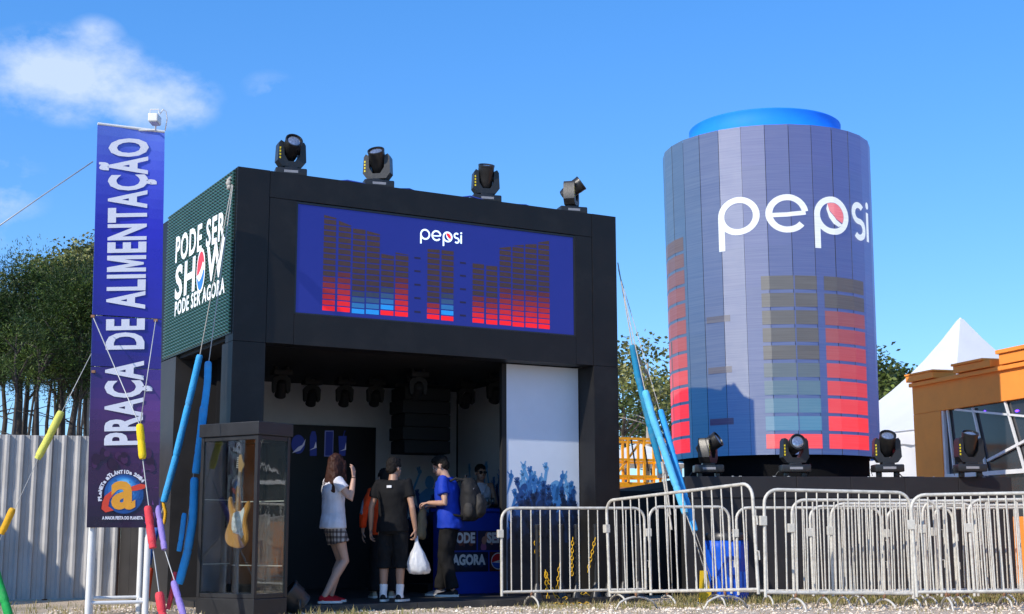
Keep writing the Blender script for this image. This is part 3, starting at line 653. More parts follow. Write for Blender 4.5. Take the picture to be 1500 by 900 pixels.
tile(.03,X*.5-d_,zm+d_,z1,['#2a2030','#5a3038','#241c30','#7a4438']); tile(X*.5+d_,X-.02,zm+d_,z1,['#343048','#9a6088','#b08070','#3a3050'])
t1=tile(.03,X*.70-d_,z0,zm-d_,['#141a34','#1c2a50','#10142a','#27365c']); t2=tile(X*.70+d_,X-.02,z0,zm-d_,['#5a2420','#8a3a24','#3a1a1a'])
for txt,a,b,zz in (('PODE',.06,.46,zm+.11),('SER',.66,.96,zm+.11),('AGORA',.07,.64,z0+.09)):
    v,f=fit_text(txt,a*X,b*X,zz,zz+.15,.05); MB().add([(x,-.0165,y) for x,y in v],f).build('lettering',LET,counter)
mb=MB(); ex,ez=X*.86,(z0+zm)/2; r=.105
for pts,c,o in ((arc(0,0,1.12,0,360,28)[:-1],'#e6e6ea',0),(arc(0,0,1,10,190,18)+[(0,0.1)],'#d8232e',1),(arc(0,0,1,-170,-10,18)+[(0.1,-.25)],'#2456b8',1)):
    mb.col=rgb(c); mb.add([(ex+x*r,-.016-.001*o,ez+y*r) for x,y in pts],[tuple(range(len(pts)))])
mb.build('brand_emblem',PRINT,counter)
# ---------------------------------------------------------------- crowd barriers
def barrier(label,A,B,nb=15,lean=0,group='galvanised crowd barriers',hinge=True):
    A,B=V(A),V(B); base=min(gz(A.x,A.y),gz(B.x,B.y)); H=(A.z+B.z)/2-base; d=B-A; L=math.hypot(d.x,d.y)
    t=thing('crowd_barrier',label,'barrier',(A.x,A.y,base),0,group,rot=(lean,-math.atan2(d.z,L),math.atan2(d.y,d.x)))
    r=.15; zb=.19; k=[]
    def cor(cx,cz,a0): return [V((cx+r*math.cos(rad(a0+q*15)),0,cz+r*math.sin(rad(a0+q*15)))) for q in range(7)]
    path=[V((.0,0,zb-.10)),V((0,0,zb))]+[p for p in cor(r,H-r,180)[::1]]
    path=[V((0,0,zb-.05)),V((0,0,H-r-.02))]+[V((r-r*math.cos(rad(q*15)),0,H-r+r*math.sin(rad(q*15)))) for q in range(7)]+[V((L-r+r*math.sin(rad(q*15)),0,H-r+r*math.cos(rad(q*15)))) for q in range(7)]+[V((L,0,H-r-.02)),V((L,0,zb-.05))]
    mb=MB(); mb.tube(path,.0185,8); mb.tube([(0,0,zb),(L,0,zb)],.0175,8); mb.build('frame',STEEL,t,smooth=60)
    bm_=MB(); bm_.tube([(0,0,zb),(0,0,H-.02)],.0088,6,cap=False); me=bm_.mesh('bar',STEEL,True)
    for i in range(1,nb+1): link('bar',me,t,(i*L/(nb+1)+R.uniform(-.004,.004),0,0))
    f=MB(); f.tube([(0,-.30,-.01)]+[(0,-.30+.60*q/10,.01+.12*math.sin(PI*q/10)**.6) for q in range(1,10)]+[(0,.30,-.01)],.0125,7); fm=f.mesh('foot',STEEL,True)
    lg=MB(); lg.tube([(0,0,.13),(0,0,zb+.01)],.017,7); lm=lg.mesh('leg',RUST,True)
    for x in (L*.2,L*.8): ft=link('foot',fm,t,(x,0,0)); link('leg',lm,ft)
    if hinge:
        h=MB(); h.bbox((-.055,-.03,H*.70),(.02,.03,H*.70+.10),.006); h.build('hinge_plate',STEEL,t); h=MB(); h.tube([(L,0,H*.73),(L+.05,0,H*.73),(L+.05,0,H*.66)],.008,6); h.build('hook',STEEL,t); h=MB(); h.tube([(L,0,H*.45),(L+.05,0,H*.45),(L+.05,0,H*.38)],.008,6); h.build('hook',STEEL,t)
    return t
barrier('crowd barrier standing before the crowd print panel, left end of the row',at(735,745,17.3),at(944,745,17.9),14)
barrier('front crowd barrier rising to the right, before the blue rope sleeves',at(892,741,17.0),at(1107,716,14.6),15)
barrier('front crowd barrier in the middle, below the lamp with the round lens',at(1116,715,14.6),at(1330,720,14.9),13)
barrier('front crowd barrier at the right edge of the photo',at(1336,727,14.55),at(1552,723,14.4),16)
g='galvanised crowd barriers'
barrier('second row crowd barrier behind the middle front barrier, lower rounded corner left',at(1158,732,16.0),at(1372,733,16.1),13,.02)
barrier('second row crowd barrier behind the right front barrier',at(1352,735,16.3),at(1570,733,16.2),13,-.02)
barrier('third row crowd barrier with its corner at the blue bin, short and far',at(951,743,17.5),at(1068,743,17.8),8)
barrier('third row crowd barrier directly in front of the blue bin',at(1078,744,17.5),at(1290,744,17.6),14)
barrier('stacked crowd barrier leaning back in the middle stack, rounded left corner behind two others',at(1187,741,16.9),at(1396,742,17.0),14,-.05)
barrier('rearmost crowd barrier of the right stack, nearest the black stage skirt',at(1298,745,17.6),at(1512,744,17.6),14,.03)
barrier('crowd barrier of the right stack between the front and the second row, tilted back',at(1420,733,15.7),at(1635,731,15.6),14,-.04)
barrier('crowd barrier in the middle stack just behind the second row, leaning forward',at(1215,738,16.6),at(1425,738,16.6),13,.05)
barrier('crowd barrier inside the right stack, leaning forward',at(1366,741,17.1),at(1580,740,17.1),15,.06)
# ---------------------------------------------------------------- chain posts
CH=mat('yellow_chain_plastic',rgb('#d9a916'),.45,var=.08)
for px,lab in ((787,'black chain post farthest left, with two yellow chains hanging from it'),(822,'black chain post second from the left, short chain at its foot'),(845,'black chain post third from the left, long yellow chain beside it'),(873,'black chain post before the booth corner pillar, chain slanting off it'),(892,'black chain post with a shiny cone foot at the overlap of the barriers'),(914,'black chain post behind the rising front barrier, left of the pair'),(936,'black chain post behind the rising front barrier, right of the pair')):
    p=BX@bp_(px,870,-.42); p.z=0; h=at(px,768,p.y).z
    t=thing('chain_post',lab,'post',p,0,'black plastic chain posts')
    MB().lathe([(.105,0),(.11,.02),(.10,.03),(.055,.20),(.032,.27)],16).build('cone_foot',BLKG,t,smooth=50)
    MB().lathe([(.027,.262),(.027,h-.05),(.034,h-.048),(.034,h-.01),(.015,h)],12).build('post_tube',BLKG,t,smooth=50)
def chain(label,pts,Y):
    P=[at(x,y,Y) for x,y in pts]; mb=MB(); Lk=.045; acc=0; out=[P[0]]
    for a,b in zip(P,P[1:]):
        n=max(1,int((b-a).length/Lk)); out+=[a.lerp(b,(i+1)/n) for i in range(n)]
    for i,(a,b) in enumerate(zip(out,out[1:])):
        d=(b-a).normalized(); x,y,_=basis(d); s=x if i%2 else y; c=(a+b)/2; h=Lk*.72; w=.017
        ring=[c+d*h*math.cos(q*PI/5)+s*w*math.sin(q*PI/5) for q in range(11)]
        mb.tube(ring,.0052,5,cap=False)
    t=thing('chain',label,'chain',out[0]); mb.build('links',CH,t,smooth=True,world=True); tag(t,group='yellow plastic chains')
cy_=18.0
chain('yellow chain hanging short at the leftmost chain post',[(784,786),(785,806),(787,834)],cy_); chain('yellow chain hanging long from the leftmost post and trailing over the ground to the others',[(790,778),(790,800),(789,815)],cy_)
chain('yellow chain bundle coiled on the ground between the first two posts',[(799,836),(801,862),(803,878),(808,884),(835,886),(862,884)],cy_-.05)
chain('yellow chain looping down beside the second post',[(799,838),(806,856),(812,872),(820,878),(830,876)],cy_+.03)
chain('yellow chain on the second post, short upright piece',[(820,825),(818,845),(816,864)],cy_+.1)
chain('yellow chain hanging straight down beside the third post',[(839,788),(838,815),(838,843)],cy_+.2)
chain('yellow chain slanting down to the left of the fourth post',[(872,788),(867,812),(861,838)],cy_+.35)
chain('yellow chain end lying at the foot of the fourth post',[(851,870),(858,868),(864,873)],cy_+.2)
# ---------------------------------------------------------------- blue bin
p=at(1066,870,18.6); p.z=0; hb=at(1066,792,18.6).z
b=thing('blue_bin','big blue bin wrapped in blue sheet with a black lid, behind the barriers','bin',p)
BLUP=mat('blue_sheet',rgb('#1253c4'),.45,var=.2,scale=5,bump=.5,bscale=7,spec=.4)
mb=MB(); rings=[]
for i in range(9):
    z=hb*i/8; ring=[]
    for k in range(60):
        a=2*PI*k/60; rr=.28-.02*(1-i/8)+.016*math.sin(k*2.1+i*.3)*(1-.6*i/8)+.010*math.sin(k*.9+1.3)+R.uniform(-.004,.004); ring.append(V((rr*math.cos(a),rr*math.sin(a),z)))
    rings.append(ring)
mb.loft(rings).build('drum',BLUP,b,smooth=True)
MB().lathe([(.275,hb+.002),(.295,hb+.01),(.295,hb+.06),(.27,hb+.10),(.05,hb+.12)],24).build('lid',BLKG,b,smooth=40)
MB().box((-.05,-.305,hb*.45),(.10,-.285,hb*.75)).box((.12,-.30,hb*.2),(.2,-.28,hb*.5)).build('label_patch',mat('blue_label',rgb('#0d3f9c'),.5),b)
p2=at(1033,850,18.3); sg=thing('yellow_wet_sign','small yellow folding board leaning behind the barriers by the blue bin','board',(p2.x,p2.y,0),.3)
MB().prism([(-.10,0),(.10,0),(.05,.42),(-.05,.42)],M.Rotation(PI/2-.12,4,'X'),.015).build('board_panel',mat('yellow_board',rgb('#e0b91c'),.5),sg)
# ---------------------------------------------------------------- yellow lift basket behind
YEL=mat('yellow_lift_paint',rgb('#f2a516'),.4,var=.1,dirt=.2,dcol=(.25,.12,.03))
la,lb=at(895,702,30.5),at(992,700,31.2); zt=at(940,640,30.5).z; zb=at(940,706,30.5).z
lt=thing('lift_basket','yellow railed work platform of a lift standing behind the booth','work platform',(la.x,la.y,0),math.atan2(lb.y-la.y,lb.x-la.x)); LL=(lb-la).length; LD=1.0
MB().bbox((0,0,zb-.12),(LL,LD,zb),.01).build('platform_floor',YEL,lt)
for i in range(5):
    for y in (0,LD): MB().bar((.03+i*(LL-.06)/4,y,zb),(.03+i*(LL-.06)/4,y,zt),.05,.05).build('rail_post',YEL,lt)
for z in (zb+.13,(zb+zt)/2,zt-.03):
    for y in (-.001,LD+.001): MB().bar((0,y,z),(LL,y,z),.045,.055).build('rail',YEL,lt)
    for x in (.0,LL): MB().bar((x,0,z+.004),(x,LD,z+.004),.045,.045).build('rail',YEL,lt)
MB().bar((.1,.02,zb+.1),(LL*.45,.02,zt-.1),.04,.04).build('brace',YEL,lt)
MB().bbox((LL*.68,-.06,zb+.1),(LL*.84,-.02,zb+.42),.01).build('control_box',mat('control_box',(.2,.2,.2),.5),lt)
MB().bar((LL*.3,-.03,zt-.05),(LL*.36,-.03,zb+.3),.03,.02).bar((LL*.5,-.03,zt-.2),(LL*.55,-.03,zb+.25),.03,.02).build('strap',BLK2,lt)
for i in range(4):
    z0=.45+i*(zb-.8)/4
    MB().bar((.1,.3,z0),(LL-.1,.3,z0+(zb-.8)/4),.06,.08).bar((.1,.7,z0+(zb-.8)/4),(LL-.1,.7,z0),.06,.08).build('scissor_arm',YEL,lt)
MB().bbox((0,.05,.2),(LL,LD-.05,.45),.03).build('chassis',YEL,lt)
for x in (.2,LL-.2):
    for y in (.06,LD-.06): MB().lathe([(.05,-.06),(.2,-.06),(.2,.06),(.05,.06)],16,M.Translation((x,y,.2))@M.Rotation(PI/2,4,'X')).build('wheel',BLKG,lt)
wt=thing('white_tarp_tent','low white tent roof seen through the yellow rails','tent',at(935,690,36)*1,.2); wt.location.z=0
zt2=at(935,655,36).z
MB().add([(-1.6,-1.2,zt2-.5),(1.6,-1.2,zt2-.5),(1.6,1.2,zt2-.5),(-1.6,1.2,zt2-.5),(0,0,zt2+.1)],[(0,1,4),(1,2,4),(2,3,4),(3,0,4)]).build('roof_sheet',WHITE,wt)
for sx in (-1.55,1.55):
    for sy in (-1.15,1.15): MB().bar((sx,sy,0),(sx,sy,zt2-.5),.06,.06).build('pole',WHITE,wt)
# ---------------------------------------------------------------- tall banner on its white frame
A_,B_,D_=at(143,183,15.15),at(241,195,15.48),at(127,773,15.1)
PN=(B_-A_).cross(D_-A_).normalized()
if PN.y>0: PN=-PN
def bn(px,py,off=0): return on(px,py,A_,PN)+PN*off
E_=bn(232,773)
bloc=V(((D_.x+E_.x)/2,(D_.y+E_.y)/2,0))
ban=thing('tall_banner','tall blue and purple food court banner with white vertical lettering on a white frame','banner',bloc)
def lerp2(u,v,off=0): return A_.lerp(B_,u).lerp(D_.lerp(E_,u),v)+PN*off
GR=[(0,'#5d74cf'),(.10,'#4a55c4'),(.25,'#2f2bb2'),(.42,'#2a2599'),(.55,'#2b2280'),(.65,'#2a1c62'),(.75,'#331548'),(.88,'#3a1540'),(1,'#24102a')]
def grad(v):
    for (a,c),(b,d) in zip(GR,GR[1:]):
        if v<=b: return V(rgb(c)).lerp(V(rgb(d)),(v-a)/(b-a))
    return V(rgb(GR[-1][1]))
BPR=mat('banner_print',(1,1,1),.28,attr=True,var=.08,scale=2.5,spec=.55,bump=.05,bscale=4)
for v0,v1 in ((0,.484),(.487,.611),(.613,1)):
    mb=MB(); nn=max(4,int((v1-v0)*40)); NU=18
    def P(u,v,o): return lerp2(u,v,o+.004*math.sin(u*7+v*9)+.010*NZ.noise(V((u*2.2,v*7,.3)))*min(1,8*min(v-v0+.0,v1-v)+.15))
    for i in range(nn):
        for k in range(NU):
            a=v0+(v1-v0)*i/nn; b=v0+(v1-v0)*(i+1)/nn; u0,u1=k/NU,(k+1)/NU
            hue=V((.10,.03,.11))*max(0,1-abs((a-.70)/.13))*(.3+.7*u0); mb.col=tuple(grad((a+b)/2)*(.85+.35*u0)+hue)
            mb.quad(P(u0,a,.006),P(u0,b,.006),P(u1,b,.006),P(u1,a,.006))
    mb.col=tuple(grad((v0+v1)/2)); mb.quad(P(0,v0,-.012),P(1,v0,-.012),P(1,v1,-.012),P(0,v1,-.012))
    for e in (0,1): mb.quad(P(e,v0,.006),P(e,v1,.006),P(e,v1,-.012),P(e,v0,-.012))
    mb.build('banner_panel',BPR,ban,world=True,smooth=40)
OFF=.019
def vtext(s,pa,pb,pc,bold,sp=1.0):                      # pa: baseline start, pb: baseline end, pc: cap top at the start (pixels)
    a,b,c=bn(*pa,OFF),bn(*pb,OFF),bn(*pc,OFF); v,f=fit_text(s,0,1,0,1,bold,sp); mb=MB(); mb.add([a+(b-a)*x+(c-a)*y for x,y in v],f); return mb
LETB=mat('banner_white_print',(.74,.74,.80),.35,var=.04)
BO,SPC=.034,1.08
def vword(w,y0,y1):
    bx=lambda y: 208+(652-y)*.0205; cx=lambda y: 152+(652-y)*.0165
    P=lambda x,y: (lambda yy: bn(bx(yy),yy,OFF).lerp(bn(cx(yy),yy+1.0,OFF),y))(y0+(y1-y0)*x)
    ext=lambda t: (lambda v:(min(p[0] for p in v),max(p[0] for p in v)))(text2d(t,BO,SPC)[0])
    lo,hi=ext(w); runs=[]
    i=w.find('M')
    if i<0: runs=[(w,lo,hi)]
    else:
        m0,m1=ext('M'); e=ext(w[:i+1])[1]; st=e-(m1-m0); r0=ext(w[i+1:]); runs=[(w[:i],lo,ext(w[:i])[1]),('M',st,e),(w[i+1:],hi-(r0[1]-r0[0]),hi)]
    mb=MB()
    for t,a,b in runs:
        if t=='M':
            k=[(0,0),(0,1),(.28,1),(.5,.42),(.72,1),(1,1),(1,0),(.76,0),(.76,.56),(.57,.06),(.43,.06),(.24,.56),(.24,0)]
            v=[((a+(b-a)*x-lo)/(hi-lo),y) for x,y in k]; f=[tuple(range(len(k)))]
        else: v,f=fit_text(t,(a-lo)/(hi-lo),(b-lo)/(hi-lo),0,1,BO,SPC)
        mb.add([P(x,y) for x,y in v],f)
    mb.build('lettering',LETB,ban,world=True)
vword('PRAÇA',652,529); vword('DE',512,467); vword('ALIMENTAÇÃO',453,203)
mb=MB()
def flat(pts,col,k): mb.col=tuple(V(rgb(col)) if isinstance(col,str) else V(col)); mb.add([bn(x,y,OFF+.0012*k) for x,y in pts],[tuple(range(len(pts)))])
rr=random.Random(4)
for i in range(16):                                     # printed dark crowd and plants above the emblem
    x=rr.uniform(134,228); y=rr.uniform(662,690); flat(arc(x,y,rr.uniform(3,7),0,360,9,rr.uniform(4,10))[:-1],'#2a1030' if i%2 else '#43204a',-.02*i-.5)
for i in range(14):
    x,y=rr.uniform(206,228),rr.uniform(680,765); a=rr.uniform(0,6.28); l_=rr.uniform(5,11); flat([(x,y),(x+math.cos(a)*l_-1.5,y+math.sin(a)*l_),(x+math.cos(a)*l_+1.5,y+math.sin(a)*l_+1)],'#6a3c78',-.1-.01*i)
gc=(181,724); gr=29.5
for q,c in ((1.0,'#12305e'),(.97,'#1b4c8c'),):flat(arc(gc[0],gc[1],gr*q,0,360,40)[:-1],c,0 if q==1 else 1)
for i in range(6): flat(arc(gc[0]-2+i*.6,gc[1]-4-i*2.2,gr*(.86-.12*i),0,360,30,gr*(.78-.115*i))[:-1],['#20589c','#276aae','#2f7cc0','#3a8ed0','#54a6de','#72bce8'][i],2+i*.3)
for i in range(16):
    a=rr.uniform(0,6.28); q=gr*.85*rr.random()**.5; flat(arc(gc[0]+math.cos(a)*q,gc[1]-2+math.sin(a)*q,rr.uniform(.8,2.2),0,360,8)[:-1],'#235f9e',4.2+.02*i)
ring=[(149,737),(153,727),(162,720),(168,722),(160,732),(158,742),(166,748),(154,751),(148,746)]; flat(ring,'#d8452c',5)
flat([(192,713),(205,709),(214,711),(211,716),(200,719),(190,720)],'#d8452c',5)
mb.build('emblem_globe',PRINT,ban,world=True)
v,f=fit_text('a',162,197.5,747,712,.035); hv=[y for _,y in v]; k=(747-705)/(max(hv)-min(hv)); lo=max(hv)
mb=MB()
for off,cols in ((6.2,None),):
    for g_ in f:
        mb.col=rgb('#e8a02c'); mb.add([bn(v[i][0],747-(lo-v[i][1])*k,OFF+.0012*off) for i in g_],[tuple(range(len(g_)))])
mb.build('emblem_letter',PRINT,ban,world=True)
mb=MB()
txt='PLaNETa aTLÂNTIDa 2014'; a0,a1=192,36; cw=[1 if c!=' ' else .55 for c in txt]; tot=sum(cw); acc=0
for c,w in zip(txt,cw):
    a=rad(a0+(a1-a0)*(acc+w/2)/tot); acc+=w
    if c==' ': continue
    big=1.25 if acc>8.2 and acc<9.8 else 1.0
    x0,y0=gc[0]+math.cos(a)*(gr+3.2),gc[1]+3-math.sin(a)*(gr+3.2); v,f=fit_text(c,-2.25*big,2.25*big,0,5.6*big,.06); 
    if c in 'aI': v=[(x*(.9 if c=='a' else .4),y) for x,y in v]
    ex=(math.cos(a),-math.sin(a)); tx=(-ex[1],ex[0])
    mb.add([bn(x0+tx[0]*x+ex[0]*y,y0+tx[1]*x+ex[1]*y,OFF) for x,y in v],f)
mb.build('emblem_lettering',LETB,ban,world=True); mb=MB()
v,f=fit_text('A MAIOR FESTA DO PLANETA',149,209,761.5,756.5,.05); mb.add([bn(x,y,OFF) for x,y in v],f)
mb.build('emblem_lettering',LETB,ban,world=True)
def zb(px,py,Y): return at(px,py,Y)
DN=PN*-1
fl=[bn(136,765,-.05),bn(219,765,-.05)]
mb=MB()
for p in fl: MB().tube([(p.x,p.y,-.05),p,p.lerp(lerp2(.14 if p is fl[0] else .86,0,-.05)+(V((0,0,0))),.97)],.036,10).build('frame_leg',WHITE,ban,smooth=50,world=True)
bk=[bn(155,765,-.05)+DN*.75,bn(228,765,-.05)+DN*.75]
for p in bk: MB().tube([(p.x,p.y,-.05),(p.x,p.y,1.9)],.034,10).build('frame_leg',WHITE,ban,smooth=50,world=True)
for a,b,z in ((fl[0],fl[1],.17),(bk[0],bk[1],.19),(fl[0],bk[0],.18),(fl[1],bk[1],.175)): MB().tube([(a.x,a.y,z),(b.x,b.y,z)],.02,8).build('frame_brace',WHITE,ban,smooth=50,world=True)
MB().tube([(fl[0].x,fl[0].y,1.1),(bk[0].x,bk[0].y,.22)],.02,8).build('frame_brace',WHITE,ban,smooth=50,world=True)
tl,tr=lerp2(0,0),lerp2(1,0); MB().tube([tl+V((0,0,.012)),tr+V((0,0,.012))],.018,8).build('top_rail',WHITE,ban,smooth=50,world=True)
for i,(px,py) in enumerate(((136,464),(228,470),(137,545))): MB().bbox(tuple(bn(px,py,.012)-V((.02,.02,.015))),tuple(bn(px,py,.02)+V((.02,.01,.015))),.004).build('clamp',RUST,ban,world=True)
fp=bn(221,184,.22)
fld=thing('flood_lamp','small white flood lamp on an arm at the top of the tall banner','lamp',fp)
MB().bbox((-.05,-.11,-.045),(.06,.08,.05),.012).build('housing',WHITE,fld); MB().box((-.04,-.10,-.051),(.05,.07,-.046)).build('lamp_glass',mat('lamp_glass',(.5,.5,.48),.1),fld)
MB().tube([(0,.06,-.02),(-.04,.2,-.06),tuple(bn(203,191,0.0)-fp)],.014,8).build('arm',WHITE,fld,smooth=50)
MB().tube([(.06,-.02,.06),(.10,-.02,.12),(.13,0,.10),(.14,.02,.02),(.10,.1,-.1)],.007,6).tube([(-.04,-.05,.06),(-.04,-.05,.11),(.06,-.05,.11),(.06,-.05,.06)],.008,6).build('bracket',WHITE,fld,smooth=50)
# ---------------------------------------------------------------- guy ropes with foam sleeves
def resample(P,st):
    out=[P[0]]; 
    for a,b in zip(P,P[1:]):
        n=max(1,int((b-a).length/st)); out+=[a.lerp(b,(i+1)/n) for i in range(n)]
    for _ in range(3): out=[out[0]]+[(out[i-1]+out[i]*2+out[i+1])/4 for i in range(1,len(out)-1)]+[out[-1]]
    return out
def guy(label,pts,sleeves,y0,y1,r=.006,group='guy ropes with foam sleeves',extra=(),m=ROPE):
    p0,p1=pts[0][1],pts[-1][1]; Y=lambda y: y0+(y1-y0)*(y-p0)/(p1-p0)
    P=[at(x,y,Y(y)) for x,y in pts]; t=thing('guy_rope',label,'rope',(P[-1].x,P[-1].y,max(0,P[-1].z)),0,group)
    MB().tube(P,r,6).build('rope',m,t,smooth=True,world=True)
    for (x2,y2) in extra: MB().tube([at(x2,y2,Y(y2)),P[1]],r*.9,6).build('rope',m,t,smooth=True,world=True)
    for s in sleeves:
        ma,sp,w=s[0],s[1],s[2]; q=resample([at(x,y,Y(y)-.02) for x,y in sp],.02); n=len(q); seg=s[3] if len(s)>3 else .34; L=0; rs=[]
        for i in range(n):
            k=(L%seg)/seg; d=min(k,1-k)*seg; f=1-.17*max(0,1-d/.022)+.05*NZ.noise(V((L*9,w*90,sp[0][0])))+.03*NZ.noise(V((L*31,sp[0][1],0)))
            e=min(i,n-1-i)*.02; f*=1-.12*max(0,1-e/.03); rs.append(w*.93*f); L+=.02
        MB().tube(q,rs,12).build('foam_sleeve',ma,t,smooth=60,world=True)
    return t
guy('rope from the booth corner with a single bowed blue sleeve ending in a yellow hook',[(340,270),(293,520),(268,622),(240,740),(224,800),(214,884)],
    [(BLUEF,[(293,520),(281,572),(269,622),(255,680),(240,735)],.047,.62),(AMBF,[(239,736),(243,752),(240,768)],.022),(DBLF,[(231,772),(221,802),(217,828)],.042,.4),(ORF,[(220,832),(217,855),(214,877)],.046,.5)],16.35,17.0)
guy('rope from the booth corner with two long blue sleeves one above the other',[(341,272),(306,530),(296,600),(284,690),(281,720),(262,855),(252,892)],
    [(BLUEF,[(305,530),(304,560),(299,600)],.046,.6),(BLUEF,[(299,594),(294,640),(287,694)],.052,.55),(BLUEF,[(285,700),(283,760),(275,808),(262,856)],.053,.8),(BLUEF,[(270,752),(266,785),(262,808)],.032,.3),(REDF,[(257,838),(252,868),(246,893)],.03,.5)],16.33,15.9,extra=())
guy('wire bridle before the tall banner with a yellow sleeve above red ones',[(137,466),(205,624),(209,672),(218,742),(224,803),(233,868),(241,905)],
    [(YELF,[(204.5,622),(207,648),(209,672)],.046,.19),(REDF,[(216.5,742),(220,772),(224,803)],.048,.20),(REDF,[(233,868),(236,888),(240,912)],.05,.2)],15.02,14.4,r=.006,extra=((228,470),),m=WIRE)
guy('wire beside the tall banner with two purple sleeves',[(229,700),(235,765),(241,805),(256,852),(272,905)],[(PURF,[(229,727),(231,745),(236,775),(241,805)],.036,.26),(PURF,[(254,852),(261,876),(270,905)],.04,.2)],15.6,15.0,m=WIRE)
guy('wire left of the tall banner with a pale yellow and an amber sleeve',[(134,518),(91,603),(56,672),(22,745),(-45,885)],[(PYELF,[(90,603),(73,638),(55,672)],.047,.27),(AMBF,[(19,745),(11,763),(2,782)],.042,.26)],15.25,15.6,r=.004,m=WIRE)
guy('long thin wire from the banner top to the left edge of the photo',[(136,237),(62,287),(-60,372)],[],15.25,14.1,r=.008,m=WIRE)
guy('green sleeve on a rope at the lower left edge of the photo',[(-60,690),(-12,820),(6,872),(14,905)],[(GRNF,[(-14,815),(-3,850),(6,878),(13,902)],.05,.5)],14.6,14.2)
guy('dark wire from the booth right edge with the far teal sleeve',[(905,385),(926,505),(943,585),(969,690),(981,760),(985,872)],[(TEALF,[(926,506),(934,550),(946,600),(970,694)],.05,.6)],19.3,18.7,r=.008)
guy('pale rope from the booth right edge with the light blue sleeve',[(906,395),(945,573),(970,650),(1002,745),(1018,790),(1040,862)],[(CYANF,[(945,573),(956,612),(972,658),(1004,752)],.055,.7)],19.25,17.9,r=.007)
guy('thin rope with the blue sleeve nearest the giant can',[(907,400),(966,600),(985,660),(1018,778),(1043,850)],[(BLUEF,[(967,601),(976,632),(992,690),(1018,778)],.05,.62)],19.3,18.1,r=.005)
p=at(974,722,18.75); tb=thing('turnbuckle','grey metal turnbuckle hanging beside the light blue sleeve','turnbuckle',(p.x,p.y,p.z))
MB().tube([(.005,0,.28),(.07,0,-.3)],.012,8).tube([(-.02,0,.26),(.045,0,-.32)],.012,8).tube([(-.03,0,.42),(-.008,0,.26)],.02,8).tube([(.055,0,-.3),(.08,0,-.5)],.015,8).build('body',STEEL,tb,smooth=50)
# ---------------------------------------------------------------- corrugated fence
FY=.43; FD=V((math.cos(FY),math.sin(FY),0)); F0=on(0,881,(0,0,0),(0,0,1)); FNn=V((-FD.y,FD.x,0))
fe=on(177,700,F0,FNn); fL=(fe-F0).dot(FD); FH=on(0,636,F0,FNn).z
fence=thing('corrugated_fence','tall fence of whitish corrugated metal sheets below the trees','fence',F0+FD*fL,FY)
FENM=mat('galvanised_sheet',(.45,.44,.43),.5,metal=.0,var=.14,scale=2.2,dirt=.5,dcol=(.30,.29,.28),bump=.12,bscale=2.5)
def sheet(w,h,dents):
    mb=MB(); xs=[]; k=0; p=.192; x=0
    while x<w-.01:
        xs+=[(x,0),(x+p*.28,0),(x+p*.30,-.006),(x+p*.33,0),(x+p*.58,0),(x+p*.72,-.042),(x+p*.90,-.042),(x+p*.97,0)]; x+=p
    xs.append((w,0)); rows=12; n=len(xs); vs=[]
    for j in range(rows+1):
        z=h*j/rows
        for i,(a,b) in enumerate(xs):
            d=.02*NZ.noise(V((a*3+dents,z*2.2,dents))) if 0<j<rows else 0; vs.append((a,b+d,z+.02))
    mb.add(vs,[(j*n+i,j*n+i+1,(j+1)*n+i+1,(j+1)*n+i) for j in range(rows) for i in range(n-1)]); return mb
for i in range(9):
    w=.96; mb=sheet(w,FH-.02+R.uniform(-.012,.012),i*3.1); X=M.Translation((-(i+1)*w-.006*i,R.uniform(-.006,.006)-.012*(i%2),0)); mb.v=[tuple(X@V(p)) for p in mb.v]; mb.build('fence_sheet',FENM,fence)
for i in range(10): MB().bar((-i*.966,.06,0),(-i*.966,.06,FH-.1),.07,.07).build('fence_post',RUST,fence)
for z in (.35,1.2,1.95): MB().bar((-8.7,.035,z),(0,.035,z),.05,.07).build('fence_rail',RUST,fence)
q=BX@V((-.02,3.2,0)); hd=(q-fe); hd.z=0
ho=thing('dark_hoarding','dark grey hoarding between the corrugated fence and the booth','hoarding',(fe.x+.03,fe.y,0),math.atan2(hd.y,hd.x))
for i in range(3):
    w=(hd.length-.08)/3; MB().bbox((i*w+.003,0,.03),((i+1)*w-.003,.05,2.1),.006).build('hoarding_panel',GREYP,ho)
    MB().bbox((i*w,.055,.0),(i*w+.06,.12,2.05),.006).build('post',BLK2,ho)
